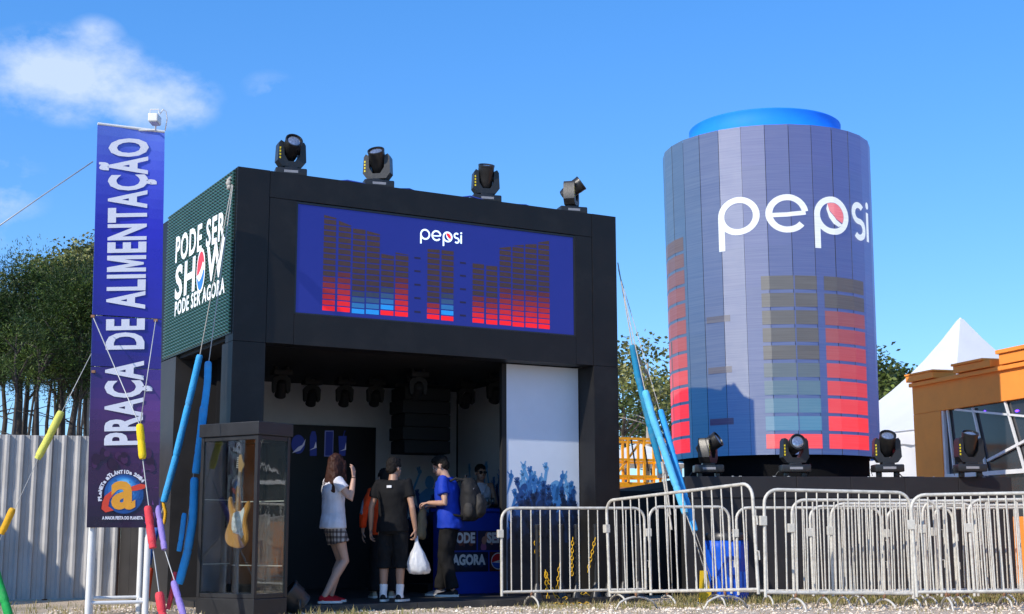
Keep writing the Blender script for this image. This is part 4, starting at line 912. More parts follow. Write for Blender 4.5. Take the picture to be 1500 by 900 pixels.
# ---------------------------------------------------------------- tents
TENT=mat('white_tent_fabric',(.80,.80,.80),.6,var=.04,scale=1.5,trans=.25)
def pagoda(label,c,rz,half,ez,az,walls=True,sag=.5,seg=9):
    t=thing('pagoda_tent',label,'tent',(c.x,c.y,0),rz); h=half
    for k in range(4):
        a=PI/2*k; ca,sa=math.cos(a),math.sin(a); mb=MB(); vs=[]; 
        for j in range(seg+1):
            f=j/seg; ww=h*(1-f)**(1.0)+.05; z=ez+(az-ez)*(f*(1-sag)+sag*f**2.6)
            for u in (-1,-.5,0,.5,1): x=ww; y=u*ww; vs.append((x*ca-y*sa,x*sa+y*ca,z))
        mb.add(vs,[(j*5+i,j*5+i+1,(j+1)*5+i+1,(j+1)*5+i) for j in range(seg) for i in range(4)]); mb.build('roof_panel',TENT,t,smooth=60)
        mb=MB(); n=14
        vs=[]
        for i in range(n+1):
            y=-h+2*h*i/n
            for x,z in ((h,ez+.01),(h+.03,ez-.10),(h+.03,ez-.30-.05*abs(math.sin(i*1.57)))): vs.append((x*ca-y*sa,x*sa+y*ca,z))
        mb.add(vs,[(i*3+j,i*3+j+1,(i+1)*3+j+1,(i+1)*3+j) for i in range(n) for j in range(2)]); mb.build('valance',TENT,t,smooth=60)
        MB().bar((h*ca-h*sa,h*sa+h*ca,0),(h*ca-h*sa,h*sa+h*ca,ez),.08,.08).build('pole',WHITE,t)
        if walls:
            mb=MB(); n=24; vs=[]
            for i in range(n+1):
                y=-h+.06+(2*h-.12)*i/n; x=h-.03+.035*math.sin(i*1.9+k)
                for z in (0,ez-.05): vs.append((x*ca-y*sa,x*sa+y*ca,z))
            mb.add(vs,[(i*2,i*2+1,i*2+3,i*2+2) for i in range(n)]); mb.build('wall_sheet',TENT,t,smooth=True)
    MB().ball((0,0,az),.045,10).build('finial',WHITE,t,smooth=True)
    return t
SV=V((SX*math.cos(SUN_E),SY*math.cos(SUN_E),math.sin(SUN_E)))
q1=on(20,775,F0,FNn)+SV*6; q2=on(125,868,F0,FNn)+SV*6  # hip edge placed so this unseen tent casts the slanted shadow on the fence
d=(q1-q2); dh=V((d.x,d.y,0)); sl=d.z/dh.length; apx=q2+d/d.length*4.6
half=(V((apx.x-q2.x,apx.y-q2.y,0)).length)/math.sqrt(2)
pagoda('unseen white pagoda tent added to cast the slanted shadow on the corrugated fence',V((apx.x,apx.y,0)),math.atan2(-dh.y,-dh.x)-PI/4,half,max(1.2,q2.z),apx.z,True,0.05)
# ---------------------------------------------------------------- glass show case with a guitar
N=at(371,900,15.3); N.z=0; CA=math.atan2(.69,.46)
FRM=mat('dark_grey_frame',(.02,.02,.021),.4,var=.15,spec=.4,dirt=.3,dcol=(.045,.045,.047))
case=thing('glass_show_case','dark framed glass show case holding an electric guitar before the booth','show case',N,CA); cx,cy=.53,.90; chh=at(370,617,15.3).z
MB().bbox((0,0,.0),(cx,cy,.20),.008).build('plinth',FRM,case); MB().bbox((-.02,-.02,chh-.15),(cx+.02,cy+.02,chh),.008).build('top_cap',FRM,case); MB().bbox((.01,.01,.205),(cx-.01,cy-.01,.235),.004).build('case_floor',BLK2,case)
for x in (0,cx-.045):
    for y in (0,cy-.045): MB().bbox((x,y,.203),(x+.045,y+.045,chh-.153),.004).build('corner_post',FRM,case)
for a,b in (((.048,.004,.203),(cx-.048,.034,.25)),((.048,.004,chh-.20),(cx-.048,.034,chh-.153)),((.004,.048,.203),(.034,cy-.048,.25)),((.004,.048,chh-.20),(.034,cy-.048,chh-.153)),((.048,cy-.034,chh-.20),(cx-.048,cy-.004,chh-.153)),((cx-.034,.048,chh-.20),(cx-.004,cy-.048,chh-.153))): MB().bbox(a,b,.004).build('rail',FRM,case)
def glassmat():
    m=bpy.data.materials.new('clear_pane'); m.use_nodes=True; nt=m.node_tree; n=nt.nodes; l=nt.links; n.clear()
    o=n.new('ShaderNodeOutputMaterial'); tr=n.new('ShaderNodeBsdfTransparent'); tr.inputs[0].default_value=(.84,.87,.86,1); gl=n.new('ShaderNodeBsdfGlossy'); gl.inputs[0].default_value=(.95,.97,1,1); gl.inputs['Roughness'].default_value=.015
    lw=n.new('ShaderNodeLayerWeight'); lw.inputs[0].default_value=.5; ad=n.new('ShaderNodeMath'); ad.operation='MULTIPLY_ADD'; pw_=n.new('ShaderNodeMath'); pw_.operation='POWER'; pw_.inputs[1].default_value=3; l.new(lw.outputs['Facing'],pw_.inputs[0]); l.new(pw_.outputs[0],ad.inputs[0]); ad.inputs[1].default_value=.55; ad.inputs[2].default_value=.085; ad.use_clamp=True
    nz=n.new('ShaderNodeTexNoise'); nz.inputs['Scale'].default_value=3; nz.inputs['Detail'].default_value=2; bp=n.new('ShaderNodeBump'); bp.inputs['Strength'].default_value=.05; bp.inputs['Distance'].default_value=.02; l.new(nz.outputs[0],bp.inputs['Height']); l.new(bp.outputs[0],gl.inputs['Normal'])
    mx=n.new('ShaderNodeMixShader'); l.new(ad.outputs[0],mx.inputs[0]); l.new(tr.outputs[0],mx.inputs[1]); l.new(gl.outputs[0],mx.inputs[2])
    df=n.new('ShaderNodeBsdfDiffuse'); df.inputs[0].default_value=(.5,.48,.45,1); m2=n.new('ShaderNodeMixShader'); n2=n.new('ShaderNodeTexNoise'); n2.inputs['Scale'].default_value=5; n2.inputs['Detail'].default_value=6; r=n.new('ShaderNodeMapRange'); l.new(n2.outputs[0],r.inputs[0]); r.inputs[1].default_value=.45; r.inputs[2].default_value=.8; r.inputs[4].default_value=.022
    l.new(r.outputs[0],m2.inputs[0]); l.new(mx.outputs[0],m2.inputs[1]); l.new(df.outputs[0],m2.inputs[2]); l.new(m2.outputs[0],o.inputs[0]); return m
GLS=glassmat()
for a,b in (((.048,.014,.252),(cx-.048,.020,chh-.202)),((.014,.048,.252),(.020,cy-.048,chh-.202)),): MB().box(a,b).build('glass_pane',GLS,case)
DKPANE=mat('dark_rear_pane',(.012,.012,.013),.12,spec=.5)  # rear panes coloured opaque dark so the case interior looks dim
for a,b in (((.048,cy-.020,.205),(cx-.048,cy-.014,chh-.202)),((cx-.020,.048,.205),(cx-.014,cy-.048,chh-.202))): MB().box(a,b).build('dark_rear_pane',DKPANE,case)
for z in (.55,1.28): MB().bar((cx-.03,.05,z),(cx-.03,cy-.05,z),.012,.012).bar((.05,cy-.03,z+.02),(cx-.05,cy-.03,z+.02),.012,.012).build('rear_bar',STEEL,case)
MB().bar((cx*.55,cy*.62,.235),(cx*.55,cy*.62,chh-.15),.03,.03).build('hanger_post',FRM,case)
# two orange arches added out of view to put orange reflections in the panes
INF=mat('orange_inflatable',(.85,.22,.03),.45,var=.08,scale=3)
for (x,y,rz,lab) in ((7.7,15.5,1.45,'orange inflatable arch added out of view on the right for its reflection in the show case'),(-10.2,14.9,1.65,'orange inflatable arch added out of view on the left for its reflection in the show case')):
    ia=thing('added_arch',lab,'inflatable',(x,y,0),rz)
    MB().tube([(-1.1,0,0)]+[(-1.1*math.cos(PI*k/12),0,2.1+1.0*math.sin(PI*k/12)) for k in range(13)]+[(1.1,0,0)],.32,14).build('tube',INF,ia,smooth=True)
    for s in (-1,1): MB().bbox((s*1.1-.4,-.4,0),(s*1.1+.4,.4,.12),.03).build('foot_bag',BLK2,ia)
# guitar
def outline():
    h=[(0,.245),(.045,.24),(.075,.275),(.125,.345),(.150,.335),(.152,.27),(.128,.20),(.118,.13),(.135,.06),(.160,-.02),(.158,-.09),(.12,-.155),(.05,-.185),(-.03,-.18),(-.11,-.155),(-.158,-.10),(-.165,-.03),(-.14,.05),(-.118,.12),(-.122,.19),(-.148,.28),(-.150,.37),(-.120,.385),(-.085,.31),(-.05,.25)]
    out=[]
    n=len(h)
    for i in range(n):
        p0,p1,p2,p3=h[i-1],h[i],h[(i+1)%n],h[(i+2)%n]
        for t in (0,.34,.67): out.append(tuple(.5*(2*p1[k]+(p2[k]-p0[k])*t+(2*p0[k]-5*p1[k]+4*p2[k]-p3[k])*t*t+(-p0[k]+3*p1[k]-3*p2[k]+p3[k])*t**3) for k in (0,1)))
    return out
gp=at(348,775,15.72); gt=thing('electric_guitar','natural wood electric guitar with white pickguard hanging inside the show case','guitar',(gp.x,gp.y,gp.z),-.52,rot=(0,.05,-.52))
WOOD=mat('amber_guitar_wood',(.62,.30,.07),.3,var=.16,scale=5,coat=.6); MAPLE=mat('maple_neck',(.50,.29,.10),.35,var=.1,scale=9); PG=mat('white_pickguard',(.78,.77,.72),.3)
ol=[(x*1.02,-z*-1-.03) for x,z in outline()]; XZ=M.Translation((0,.022,0))@M.Rotation(PI/2,4,'X')
bm=bmesh.new(); vv=[bm.verts.new((x,-.022,z)) for x,z in ol]; f=bm.faces.new(vv); e=bmesh.ops.extrude_face_region(bm,geom=[f]); bmesh.ops.translate(bm,vec=(0,.044,0),verts=[q for q in e['geom'] if isinstance(q,bmesh.types.BMVert)]); bmesh.ops.recalc_face_normals(bm,faces=bm.faces)
bmesh.ops.bevel(bm,geom=[ed for ed in bm.edges if abs(ed.verts[0].co.y-ed.verts[1].co.y)<1e-5],offset=.010,segments=2,affect='EDGES'); MB().bm(bm).build('body',WOOD,gt,smooth=40)
pgd=[(-.06,.17),(.0,.20),(.05,.20),(.095,.25),(.105,.20),(.085,.11),(.085,.03),(.115,-.06),(.09,-.105),(.05,-.06),(-.02,-.05),(-.065,-.01),(-.075,.07)]
MB().prism([(x,z) for x,z in pgd],M.Translation((0,-.0225,0))@M.Rotation(PI/2,4,'X'),.003).build('pickguard',PG,gt)
for z in (.03,.085,.14): MB().bbox((-.04,-.033,z-.009),(.04,-.025,z+.009),.003).build('pickup',PG,gt)
MB().bbox((-.04,-.036,-.045),(.04,-.022,-.015),.004).build('bridge',STEEL,gt); 
for z in (-.02,-.055,-.09): MB().lathe([(.012,0),(.010,.014),(.001,.015)],10,M.Translation((.075+(.02 if z<-.03 else 0),-.026,z+.02))@M.Rotation(PI/2,4,'X')).build('knob',PG,gt,smooth=40)
MB().loft([[V((-.027,-.028,.20)),V((.027,-.028,.20)),V((.02,-.002,.20)),V((-.02,-.002,.20))],[V((-.021,-.028,.645)),V((.021,-.028,.645)),V((.016,-.006,.645)),V((-.016,-.006,.645))]]).build('neck',MAPLE,gt)
MB().box((-.024,-.031,.205),(.024,-.0285,.64)).build('fretboard',mat('dark_fretboard',(.10,.05,.025),.4),gt)
MB().prism([(-.022,.645),(.022,.645),(.030,.68),(.045,.70),(.05,.735),(.03,.76),(.0,.845),(-.03,.835),(-.035,.78),(-.030,.70)],M.Translation((0,-.008,0))@M.Rotation(PI/2,4,'X'),.016).build('headstock',MAPLE,gt)
for i in range(6): MB().bbox((-.062,-.024,.69+i*.022),(-.034,-.012,.70+i*.022),.003).build('tuning_peg',STEEL,gt)
for i in range(6): MB().bar((-.015+.006*i,-.036,-.03),(-.013+.005*i,-.034,.66),.0012,.0012).build('string',STEEL,gt)
# floor spotlight by the show case
fp=at(432,890,16.0); fs=thing('floor_spotlight','black round floor spotlight lying on the ground beside the show case','spotlight',(fp.x,fp.y,0),.35)
X=M.Translation((0,0,.16))@M.Rotation(-.9,4,'Y')
MB().lathe([(.09,-.13),(.14,-.11),(.15,-.02),(.165,.0),(.17,.10),(.18,.115),(.18,.14),(.155,.14),(.15,.09),(.02,.085)],22,X).build('housing',BLKG,fs,smooth=40); MB().lathe([(.15,.1),(.08,.112),(.003,.116)],18,X).build('lens',LENS,fs,smooth=True)
MB().tube([(.02,-.19,.17),(.02,-.2,.02),(.02,0,.0),(.02,.2,.02),(.02,.19,.17)],.016,6).build('bracket',BLKG,fs,smooth=True)
MB().tube([(-.1,0,.08),(-.3,.1,.012),(-.5,.3,.012),(-.6,.7,.012)],.009,6).build('cable',BLKG,fs,smooth=True)
# ---------------------------------------------------------------- people
def cap(mb,a,b,ra,rb=None,n=10):
    rb=rb or ra; mb.tube([V(a),V(b)],[ra,rb],n,round_=True)
def chain_(mb,pts,rs,n=12): mb.tube([V(p) for p in pts],rs,n,round_=True)
def ering(c,rx,ry,n=20,ax=V((1,0,0)),ay=V((0,1,0))): c=V(c); return [c+ax*(rx*math.cos(2*PI*k/n))+ay*(ry*math.sin(2*PI*k/n)) for k in range(n)]
def hand(mb,w,d,nrm,curl,side):
    d=V(d).normalized(); nrm=V(nrm); nrm=(nrm-d*nrm.dot(d)).normalized(); lat=d.cross(nrm)*side
    for i in range(4):
        o=(i-1.5); k=w+d*(.088-.006*abs(o-.3))+lat*o*.0205; cap(mb,w+lat*o*.011+d*.005,k,.0125,.0115,8)
        L=(.072,.082,.077,.058)[i]; a=0; p=k; dd=(d+lat*o*.075).normalized(); seg=(.46,.30,.24)
        for s in range(3):
            a+=curl*(.75,1.0,.7)[s]*(1+.08*i); v=dd*math.cos(a)+nrm*math.sin(a); q=p+v*L*seg[s]; cap(mb,p,q,.0098-.0012*s,.0090-.0012*s,8); p=q
    b=w+d*.022-lat*.026+nrm*.006; t1=b+(d*.55-lat*.75+nrm*.35).normalized()*.040; t2=t1+(d*.85-lat*.25+nrm*(.3+.4*curl)).normalized()*.032; cap(mb,w+d*.01-lat*.01,b,.014,.013,8); cap(mb,b,t1,.0125,.011,8); cap(mb,t1,t2,.0105,.009,8)
def smoothmesh(mb,name,voxel,m,parent,it=3,disp=0,dsc=9,seed=0):
    me=evalmesh(mb,[('REMESH',dict(mode='VOXEL',voxel_size=voxel)),('SMOOTH',dict(factor=.5,iterations=it))],name)
    if disp:
        nr=[v.normal.copy() for v in me.vertices]
        for v,n in zip(me.vertices,nr):
            c=v.co; q=NZ.noise(V((c.x*dsc+seed,c.y*dsc,c.z*dsc*.8)))+.6*NZ.noise(V((c.x*dsc*2.3,c.y*dsc*2.3+seed,c.z*dsc*1.4))); v.co=c+n*q*disp*1.35
    me.polygons.foreach_set('use_smooth',[True]*len(me.polygons)); me.materials.clear(); me.materials.append(m); return link(name,me,parent)
def person(label,loc,rz,sc,P,skin):
    t=thing('person',label,'person',loc,rz); t.scale=(sc,sc,sc); P['t']=t
    g=lambda k,d: V(P.get(k,d))
    hipz=.92; sh=g('sh',(.175,0,1.405)); lean=g('lean',(0,0,0))
    J={}
    for s,n in ((1,'r'),(-1,'l')):
        J['hip'+n]=V((s*.088,0,hipz)); J['knee'+n]=g('knee'+n,(s*.10,.02,.49)); J['ank'+n]=g('ank'+n,(s*.11,-.01,.085)); J['toe'+n]=g('toe'+n,J['ank'+n]+V((s*.03,.17,-.055)))
        J['sh'+n]=V((s*sh.x,sh.y,sh.z))+lean; J['elb'+n]=g('elb'+n,(s*.245,-.02,1.11)); J['wri'+n]=g('wri'+n,(s*.27,.04,.86))
        J['hd'+n]=g('hd'+n,(0,.1,-1)); J['hn'+n]=g('hn'+n,(-s,0,0))
    hc=g('head',(0,.035,1.60))+lean; hr=M.Rotation(P.get('hyaw',0),3,'Z')@M.Rotation(-P.get('hpitch',0),3,'X'); nb=V((0,-.005,1.43))+lean
    w=P.get('girth',1.0); b=MB()
    b.loft([ering((0,0,.84),.13*w,.095*w),ering((0,-.005,.92),.155*w,.112*w),ering(lean*.35+V((0,0,1.04)),.132*w,.098*w),ering(lean*.7+V((0,.0,1.18)),.145*w,.108*w),ering(lean*.9+V((0,-.005,1.30)),.163*w,.112*w),ering(lean+V((0,-.01,1.39)),.150*w,.088*w),ering(lean+V((0,-.01,1.44)),.075,.06)])
    for n in 'rl':
        h,k,a,to=(J[q+n] for q in ('hip','knee','ank','toe'))
        chain_(b,[h+V((0,0,.02)),h.lerp(k,.3),h.lerp(k,.75),k,k.lerp(a,.28)+V((0,-.012,0)),k.lerp(a,.65)+V((0,-.006,0)),a],[.088*w,.084*w,.064*w,.054,.057,.045,.035])
        chain_(b,[a+V((0,-.03,-.04)),a.lerp(to,.5)+V((0,0,-.02)),to],[.034,.034,.024],10)
        s,e,wr=J['sh'+n],J['elb'+n],J['wri'+n]
        chain_(b,[V((0,-.01,s.z-.03))+V((lean.x,lean.y,0)),s,s.lerp(e,.35),s.lerp(e,.8),e,e.lerp(wr,.3),e.lerp(wr,.7),wr],[.07,.054,.046,.038,.036,.037,.030,.024])
        hand(b,wr,J['hd'+n],J['hn'+n],P.get('curl'+n,.35),1 if n=='r' else -1)
    chain_(b,[nb,nb.lerp(hc,.55)+V((0,-.004,0)),hc+hr@V((0,-.01,-.05))],[.06,.053,.056],14)
    def hp_(x,y,z): return hc+hr@V((x,y,z))
    b.ball(hp_(0,-.012,.03),(.077,.096,.092),18,hr); b.ball(hp_(0,.028,-.045),(.060,.066,.075),16,hr); b.ball(hp_(0,.062,-.090),(.030,.026,.024),12,hr)
    chain_(b,[hp_(0,.086,.008),hp_(0,.106,-.026),hp_(0,.098,-.038)],[.010,.015,.013],8)
    for s in (-1,1):
        b.ball(hp_(s*.079,-.012,-.012),(.010,.020,.032),10,hr); b.ball(hp_(s*.014,.092,-.036),.010,8); b.ball(hp_(s*.042,.058,-.028),(.02,.022,.018),10,hr); b.ball(hp_(s*.03,.078,.032),(.026,.012,.008),8,hr)
    b.ball(hp_(0,.090,-.066),(.024,.010,.006),10,hr); b.ball(hp_(0,.088,-.077),(.021,.011,.007),10,hr)
    body=smoothmesh(b,'body',.0072,skin,t,2)
    e=MB()
    for s in (-1,1):
        ev=MB(); ev.ball(hp_(s*.031,.079,.006),(.013,.008,.008),10,hr); ev.mi=1; ev.ball(hp_(s*.031,.0855,.006),(.0055,.003,.0055),8,hr); ev.build('eye',[EYEW,EYED],body,smooth=True)
    mo=MB(); mo.ball(hp_(0,.0975,-.0712),(.022,.004,.005),10,hr); mo.build('mouth',LIP,body,smooth=True)
    return t,J,hp_,hr,lean,w
EYEW=mat('eye_white',(.7,.68,.65),.3); EYED=mat('eye_iris',(.03,.02,.015),.2); LIP=mat('lips',(.35,.13,.11),.5)
def shirt(t,J,lean,w,m,name='shirt',hem=.86,sleeve=.55,ease=.018,disp=.007,flare=0,seed=1,sr=.062):
    b=MB(); k=w
    b.loft([ering((0,0,hem),.158*k+ease+flare,.118*k+ease+flare,24),ering((0,-.004,hem+.08),.157*k+ease+flare*.8,.115*k+ease+flare*.7,24),ering(lean*.35+V((0,0,1.04)),.142*k+ease+flare*.4,.106*k+ease+flare*.3,24),ering(lean*.7+V((0,0,1.18)),.15*k+ease,.112*k+ease,24),ering(lean*.9+V((0,-.005,1.30)),.165*k+ease,.114*k+ease,24),ering(lean+V((0,-.01,1.39)),.15*k+ease,.09*k+ease,24),ering(lean+V((0,-.012,1.452)),.082,.070,24)])
    if sleeve>0:
        for n in 'rl':
            s,e,wr=J['sh'+n],J['elb'+n],J['wri'+n]; q=[V((s.x*.5,s.y-.01,s.z-.02)),s+V((0,0,.004))]
            if sleeve<=1: q+=[s.lerp(e,sleeve*.5),s.lerp(e,sleeve)]; r_=[.075,sr,sr*.97,sr]
            else: q+=[s.lerp(e,.5),e,e.lerp(wr,.5),e.lerp(wr,sleeve-1)]; r_=[.075,sr,sr*.92,sr*.86,sr*.75,sr*.66]
            b.tube(q,r_,14)
    return smoothmesh(b,name,.011,m,t,2,disp,8,seed)
def trousers(t,J,w,m,name='trousers',to=.10,top=.97,r0=.095,r1=.075,disp=.006,seed=2):
    b=MB(); b.loft([ering((0,0,.80),.135*w,.105*w,22),ering((0,0,.86),.160*w,.118*w,22),ering((0,-.004,.92),.166*w,.122*w,22),ering((0,0,top),.152*w,.112*w,22)])
    for n in 'rl':
        h,k,a=J['hip'+n],J['knee'+n],J['ank'+n]
        pts=[h+V((0,0,.02)),h.lerp(k,.35),h.lerp(k,.72)]; rs=[r0*.80*w,r0*.95*w,r0*.9*w]
        if to<k.z: f=(k.z-to)/(k.z-a.z); pts+=[k,k.lerp(a,f*.5),k.lerp(a,f)]; rs+=[r0*.82*w,(r1+r0*.8)/2*w,r1*w]
        else: f=(h.z-to)/(h.z-k.z); pts=[h+V((0,0,.02)),h.lerp(k,f*.5),h.lerp(k,f)]; rs=[r0*.80*w,r0*1.0*w,r1*w]
        b.tube(pts,rs,16)
    return smoothmesh(b,name,.011,m,t,2,disp,9,seed)
def shoe(t,J,n,m,sole,sockm=None,sh=.20):
    a,to=J['ank'+n],J['toe'+n]; d=V((to.x-a.x,to.y-a.y,0)).normalized(); x=V((d.y,-d.x,0)); z0=min(a.z,to.z+.055)-.075; o=V((a.x,a.y,z0))-d*.055
    def ring(f,wd,z): c=o+d*f; return [c+x*(-wd)+V((0,0,.012)),c+x*(-wd*1.0)+V((0,0,z*.55)),c+x*(-wd*.55)+V((0,0,z)),c+x*(wd*.55)+V((0,0,z)),c+x*wd+V((0,0,z*.55)),c+x*wd+V((0,0,.012))]
    b=MB(); b.loft([ring(-.012,.022,.06),ring(0,.036,.088),ring(.05,.041,.098),ring(.10,.041,.088),ring(.15,.045,.066),ring(.20,.045,.053),ring(.238,.036,.045),ring(.258,.016,.030)])
    sh_=link('shoe',evalmesh(b,[('SUBSURF',dict(levels=2,render_levels=2))],'shoe'),t); sh_.data.materials.clear(); sh_.data.materials.append(m); sh_.data.polygons.foreach_set('use_smooth',[True]*len(sh_.data.polygons))
    s=MB(); pts=[(-.02,.02),(0,.036),(.05,.044),(.11,.043),(.16,.049),(.21,.048),(.25,.034),(.268,.012)]
    poly=[o+d*f+x*w_ for f,w_ in pts]+[o+d*f-x*w_ for f,w_ in reversed(pts)]; nn=len(poly)
    s.add([p+V((0,0,0)) for p in poly]+[p+V((0,0,.026)) for p in poly],[tuple(range(nn-1,-1,-1)),tuple(range(nn,2*nn))]+[(i,(i+1)%nn,nn+(i+1)%nn,nn+i) for i in range(nn)]); s.build('sole',sole,sh_,smooth=40)
    if sockm: sk=MB(); sk.tube([a+V((0,0,-.03)),a+V((0,-.004,.02)),J['ank'+n].lerp(J['knee'+n],(sh-.085)/.4)],[.047,.043,.049],14); sk.build('sock',sockm,t,smooth=50)
def shorthair(t,hp_,hr,m,back=.0,seed=0):
    b=MB(); b.ball(hp_(0,-.020,.048),(.083,.098,.088),18,hr); b.ball(hp_(0,-.055,-.005),(.074,.062,.075),16,hr); b.ball(hp_(0,.03,.095),(.062,.055,.038),14,hr)
    for s in (-1,1): b.ball(hp_(s*.072,.008,.03),(.014,.03,.045),10,hr)
    return smoothmesh(b,'hair',.008,m,t,1,.006,45,seed)
def cl(name,h,rough=.85,bump=.25,**k): return mat(name,rgb(h) if isinstance(h,str) else h,rough,var=.16,scale=9,bump=bump,bscale=220,spec=.2,**k)
HAIRB=mat('dark_hair',(.010,.008,.007),.65,var=.4,scale=60,bump=.5,bscale=300,spec=.2); HAIRR=mat('brown_hair',(.040,.015,.010),.6,var=.45,scale=40,spec=.2)
TEEB=cl('black_cotton',(.007,.007,.008)); SHOB=cl('black_shoe','#17171a',.5); SOLW=cl('white_rubber','#d8d6d0',.6); SOCK=cl('white_sock','#d9d9dc'); DKT=cl('dark_trouser',(.009,.0088,.0095)); TEEW=cl('white_cotton',(.66,.66,.72),trans=.12); TEEU=cl('blue_jersey','#1838a8',.6); VEST=cl('orange_jacket','#e8481c'); GREYC=cl('grey_cloth','#75757c'); REDS=cl('red_canvas','#a81a22'); TANS=cl('tan_shoe','#a3957f'); TANB=cl('tan_bag_cloth','#8a7a5c')
def plaid():
    m=cl('plaid_cloth','#a89a8c'); nt=m.node_tree; n=nt.nodes; l=nt.links; b=n['Principled BSDF']; tc=n.new('ShaderNodeTexCoord'); s=n.new('ShaderNodeSeparateXYZ'); l.new(tc.outputs['Object'],s.inputs[0])
    def M_(op,a,b_=0):
        x=n.new('ShaderNodeMath'); x.operation=op
        for i,q in enumerate((a,b_)):
            if hasattr(q,'links'): l.new(q,x.inputs[i])
            else: x.inputs[i].default_value=q
        return x.outputs[0]
    a=M_('ADD',s.outputs['X'],s.outputs['Y'])
    def band(v,per,th): return M_('GREATER_THAN',M_('SINE',M_('MULTIPLY',v,2*PI/per)),th)
    k=M_('ADD',M_('ADD',band(a,.062,.1),band(s.outputs['Z'],.062,.1)),M_('MULTIPLY',band(a,.0155,.8),.5)); r=n.new('ShaderNodeValToRGB'); l.new(M_('DIVIDE',k,2.5),r.inputs[0]); e=r.color_ramp.elements; e[0].color=(.42,.37,.33,1); e[1].color=(.02,.018,.02,1); x=e.new(.4); x.color=(.15,.12,.11,1)
    l.new(r.outputs[0],b.inputs['Base Color']); return m
def bpos(px,t_): p=bp_(px,870,t_); return BX@V((p.x,t_,.082))
# woman shading her eyes
t,J,hp_,hr,lean,w=person('young woman with long brown hair in white top and plaid shorts shading her eyes',bpos(486,-.26),rad(-60),1.035,dict(kneer=(.085,.12,.49),kneel=(-.085,.14,.49),ankr=(.09,-.13,.085),ankl=(-.08,.02,.085),elbr=(.265,.10,1.19),wrir=(.235,.15,1.45),hdr=(-.12,-.02,1),hnr=(-.7,-.5,.1),curlr=.25,elbl=(-.24,.0,1.12),wril=(-.18,.17,.98),girth=.90,hyaw=.55,hpitch=-.05,sh=(.16,0,1.395)),SKIN)
shirt(t,J,lean,w,TEEW,'top',.86,.42,.028,.007,.022,3,.072); trousers(t,J,w,plaid(),'shorts',.70,.96,.108,.112,.006,4)
for n in 'rl': shoe(t,J,n,REDS,SOLW)
b=MB(); b.ball(hp_(0,-.022,.045),(.087,.104,.094),18,hr); b.loft([ering(hp_(0,-.05,.06),.08,.07),ering(hp_(0,-.075,-.06),.098,.062),ering(hp_(0,-.105,-.18),.115,.055),ering(hp_(.0,-.125,-.30),.115,.045),ering(hp_(0,-.12,-.37),.08,.03)])
for s in (-1,1): b.loft([ering(hp_(s*.07,.01,.05),.022,.05,10),ering(hp_(s*.088,-.01,-.05),.022,.05,10),ering(hp_(s*.095,-.01,-.16),.025,.05,10),ering(hp_(s*.10,-.02,-.27),.018,.035,10)])
hair=smoothmesh(b,'hair',.010,HAIRR,t,2,.009,26,5)
mb=MB(); r_=random.Random(2)
for i in range(260):
    a=r_.uniform(PI*.98,2.02*PI) if i%4 else r_.uniform(0,2*PI); x0,y0=math.cos(a)*.085,math.sin(a)*.10-.02; l_=r_.uniform(.26,.44); p=[hp_(x0*.6,y0*.6,.12),hp_(x0*1.02,y0*1.02,.03),hp_(x0*1.15,y0*1.0-.03,-.10),hp_(x0*1.25+r_.gauss(0,.012),y0*.8-.065,-.1-l_*.45),hp_(x0*1.3+r_.gauss(0,.02),y0*.6-.085+r_.gauss(0,.015),-.08-l_*.75)]
    mb.tube(p,[.003,.005,.005,.004,.0012],4,cap=False)
mb.build('strands',HAIRR,hair,smooth=True)
MB().tube([J['wrir']+V((.03*math.cos(q*.7),.03*math.sin(q*.7),-.005)) for q in range(10)],.004,5).build('wristband',TEEB,t)
# man in black with a plastic bag
ml=bpos(574,-.36)
t,J,hp_,hr,lean,w=person('man in black shirt and dark cropped trousers seen from behind, carrying a white plastic bag',ml,rad(-14),1.02,dict(kneer=(.10,.03,.49),kneel=(-.10,.01,.49),ankr=(.10,.0,.085),ankl=(-.10,-.02,.085),elbr=(.262,-.05,1.12),wrir=(.288,.0,.855),hdr=(.03,.06,-1),curlr=.75,elbl=(-.265,-.03,1.12),wril=(-.285,.02,.86),hdl=(0,.1,-1),curll=.45,girth=1.08,hyaw=-.35,sh=(.185,0,1.405)),SKIN2)
sh_=shirt(t,J,lean,w,TEEB,'shirt',.83,.58,.022,.009,.008,6,.07); trousers(t,J,w,DKT,'cropped_trousers',.40,.97,.10,.088,.009,7)
MB().bbox((-.03,-.152,1.355),(.03,-.135,1.385),.003).build('back_print',SOCK,t)
for n in 'rl': shoe(t,J,n,SHOB,SOLW,SOCK,.21)
shorthair(t,hp_,hr,HAIRB,0,3)
hw=mw(t)@(J['wrir']+V((.01,.02,-.10)))
bag=thing('plastic_bag','full white plastic carrier bag hanging from the hand of the man in black','bag',hw,0)
mb=MB(); rings=[]
for i,(z,rx,ry) in enumerate(((0,.008,.008),(-.05,.022,.018),(-.11,.045,.03),(-.17,.078,.05),(-.24,.11,.07),(-.31,.135,.085),(-.37,.142,.09),(-.41,.12,.075),(-.425,.06,.04))):
    rings.append([V(((rx*(1+.10*math.sin(k*1.7+i*.8)+.06*math.sin(k*3.1)))*math.cos(2*PI*k/28)+.03*(z/-.4),(ry*(1+.12*math.sin(k*2.3+i)))*math.sin(2*PI*k/28),z+.01*math.sin(k*1.1))) for k in range(28)])
mb.loft(rings).build('sack',mat('white_plastic_film',(.74,.75,.78),.35,var=.06,scale=8,bump=.5,bscale=22,trans=.35),bag,smooth=True)
MB().tube([(-.006,0,.03),(-.012,0,-.01),(-.02,0,-.08)],.007,6).tube([(.01,0,.03),(.012,0,-.01),(.02,0,-.08)],.007,6).build('handle',bpy.data.materials['white_plastic_film'],bag,smooth=True)
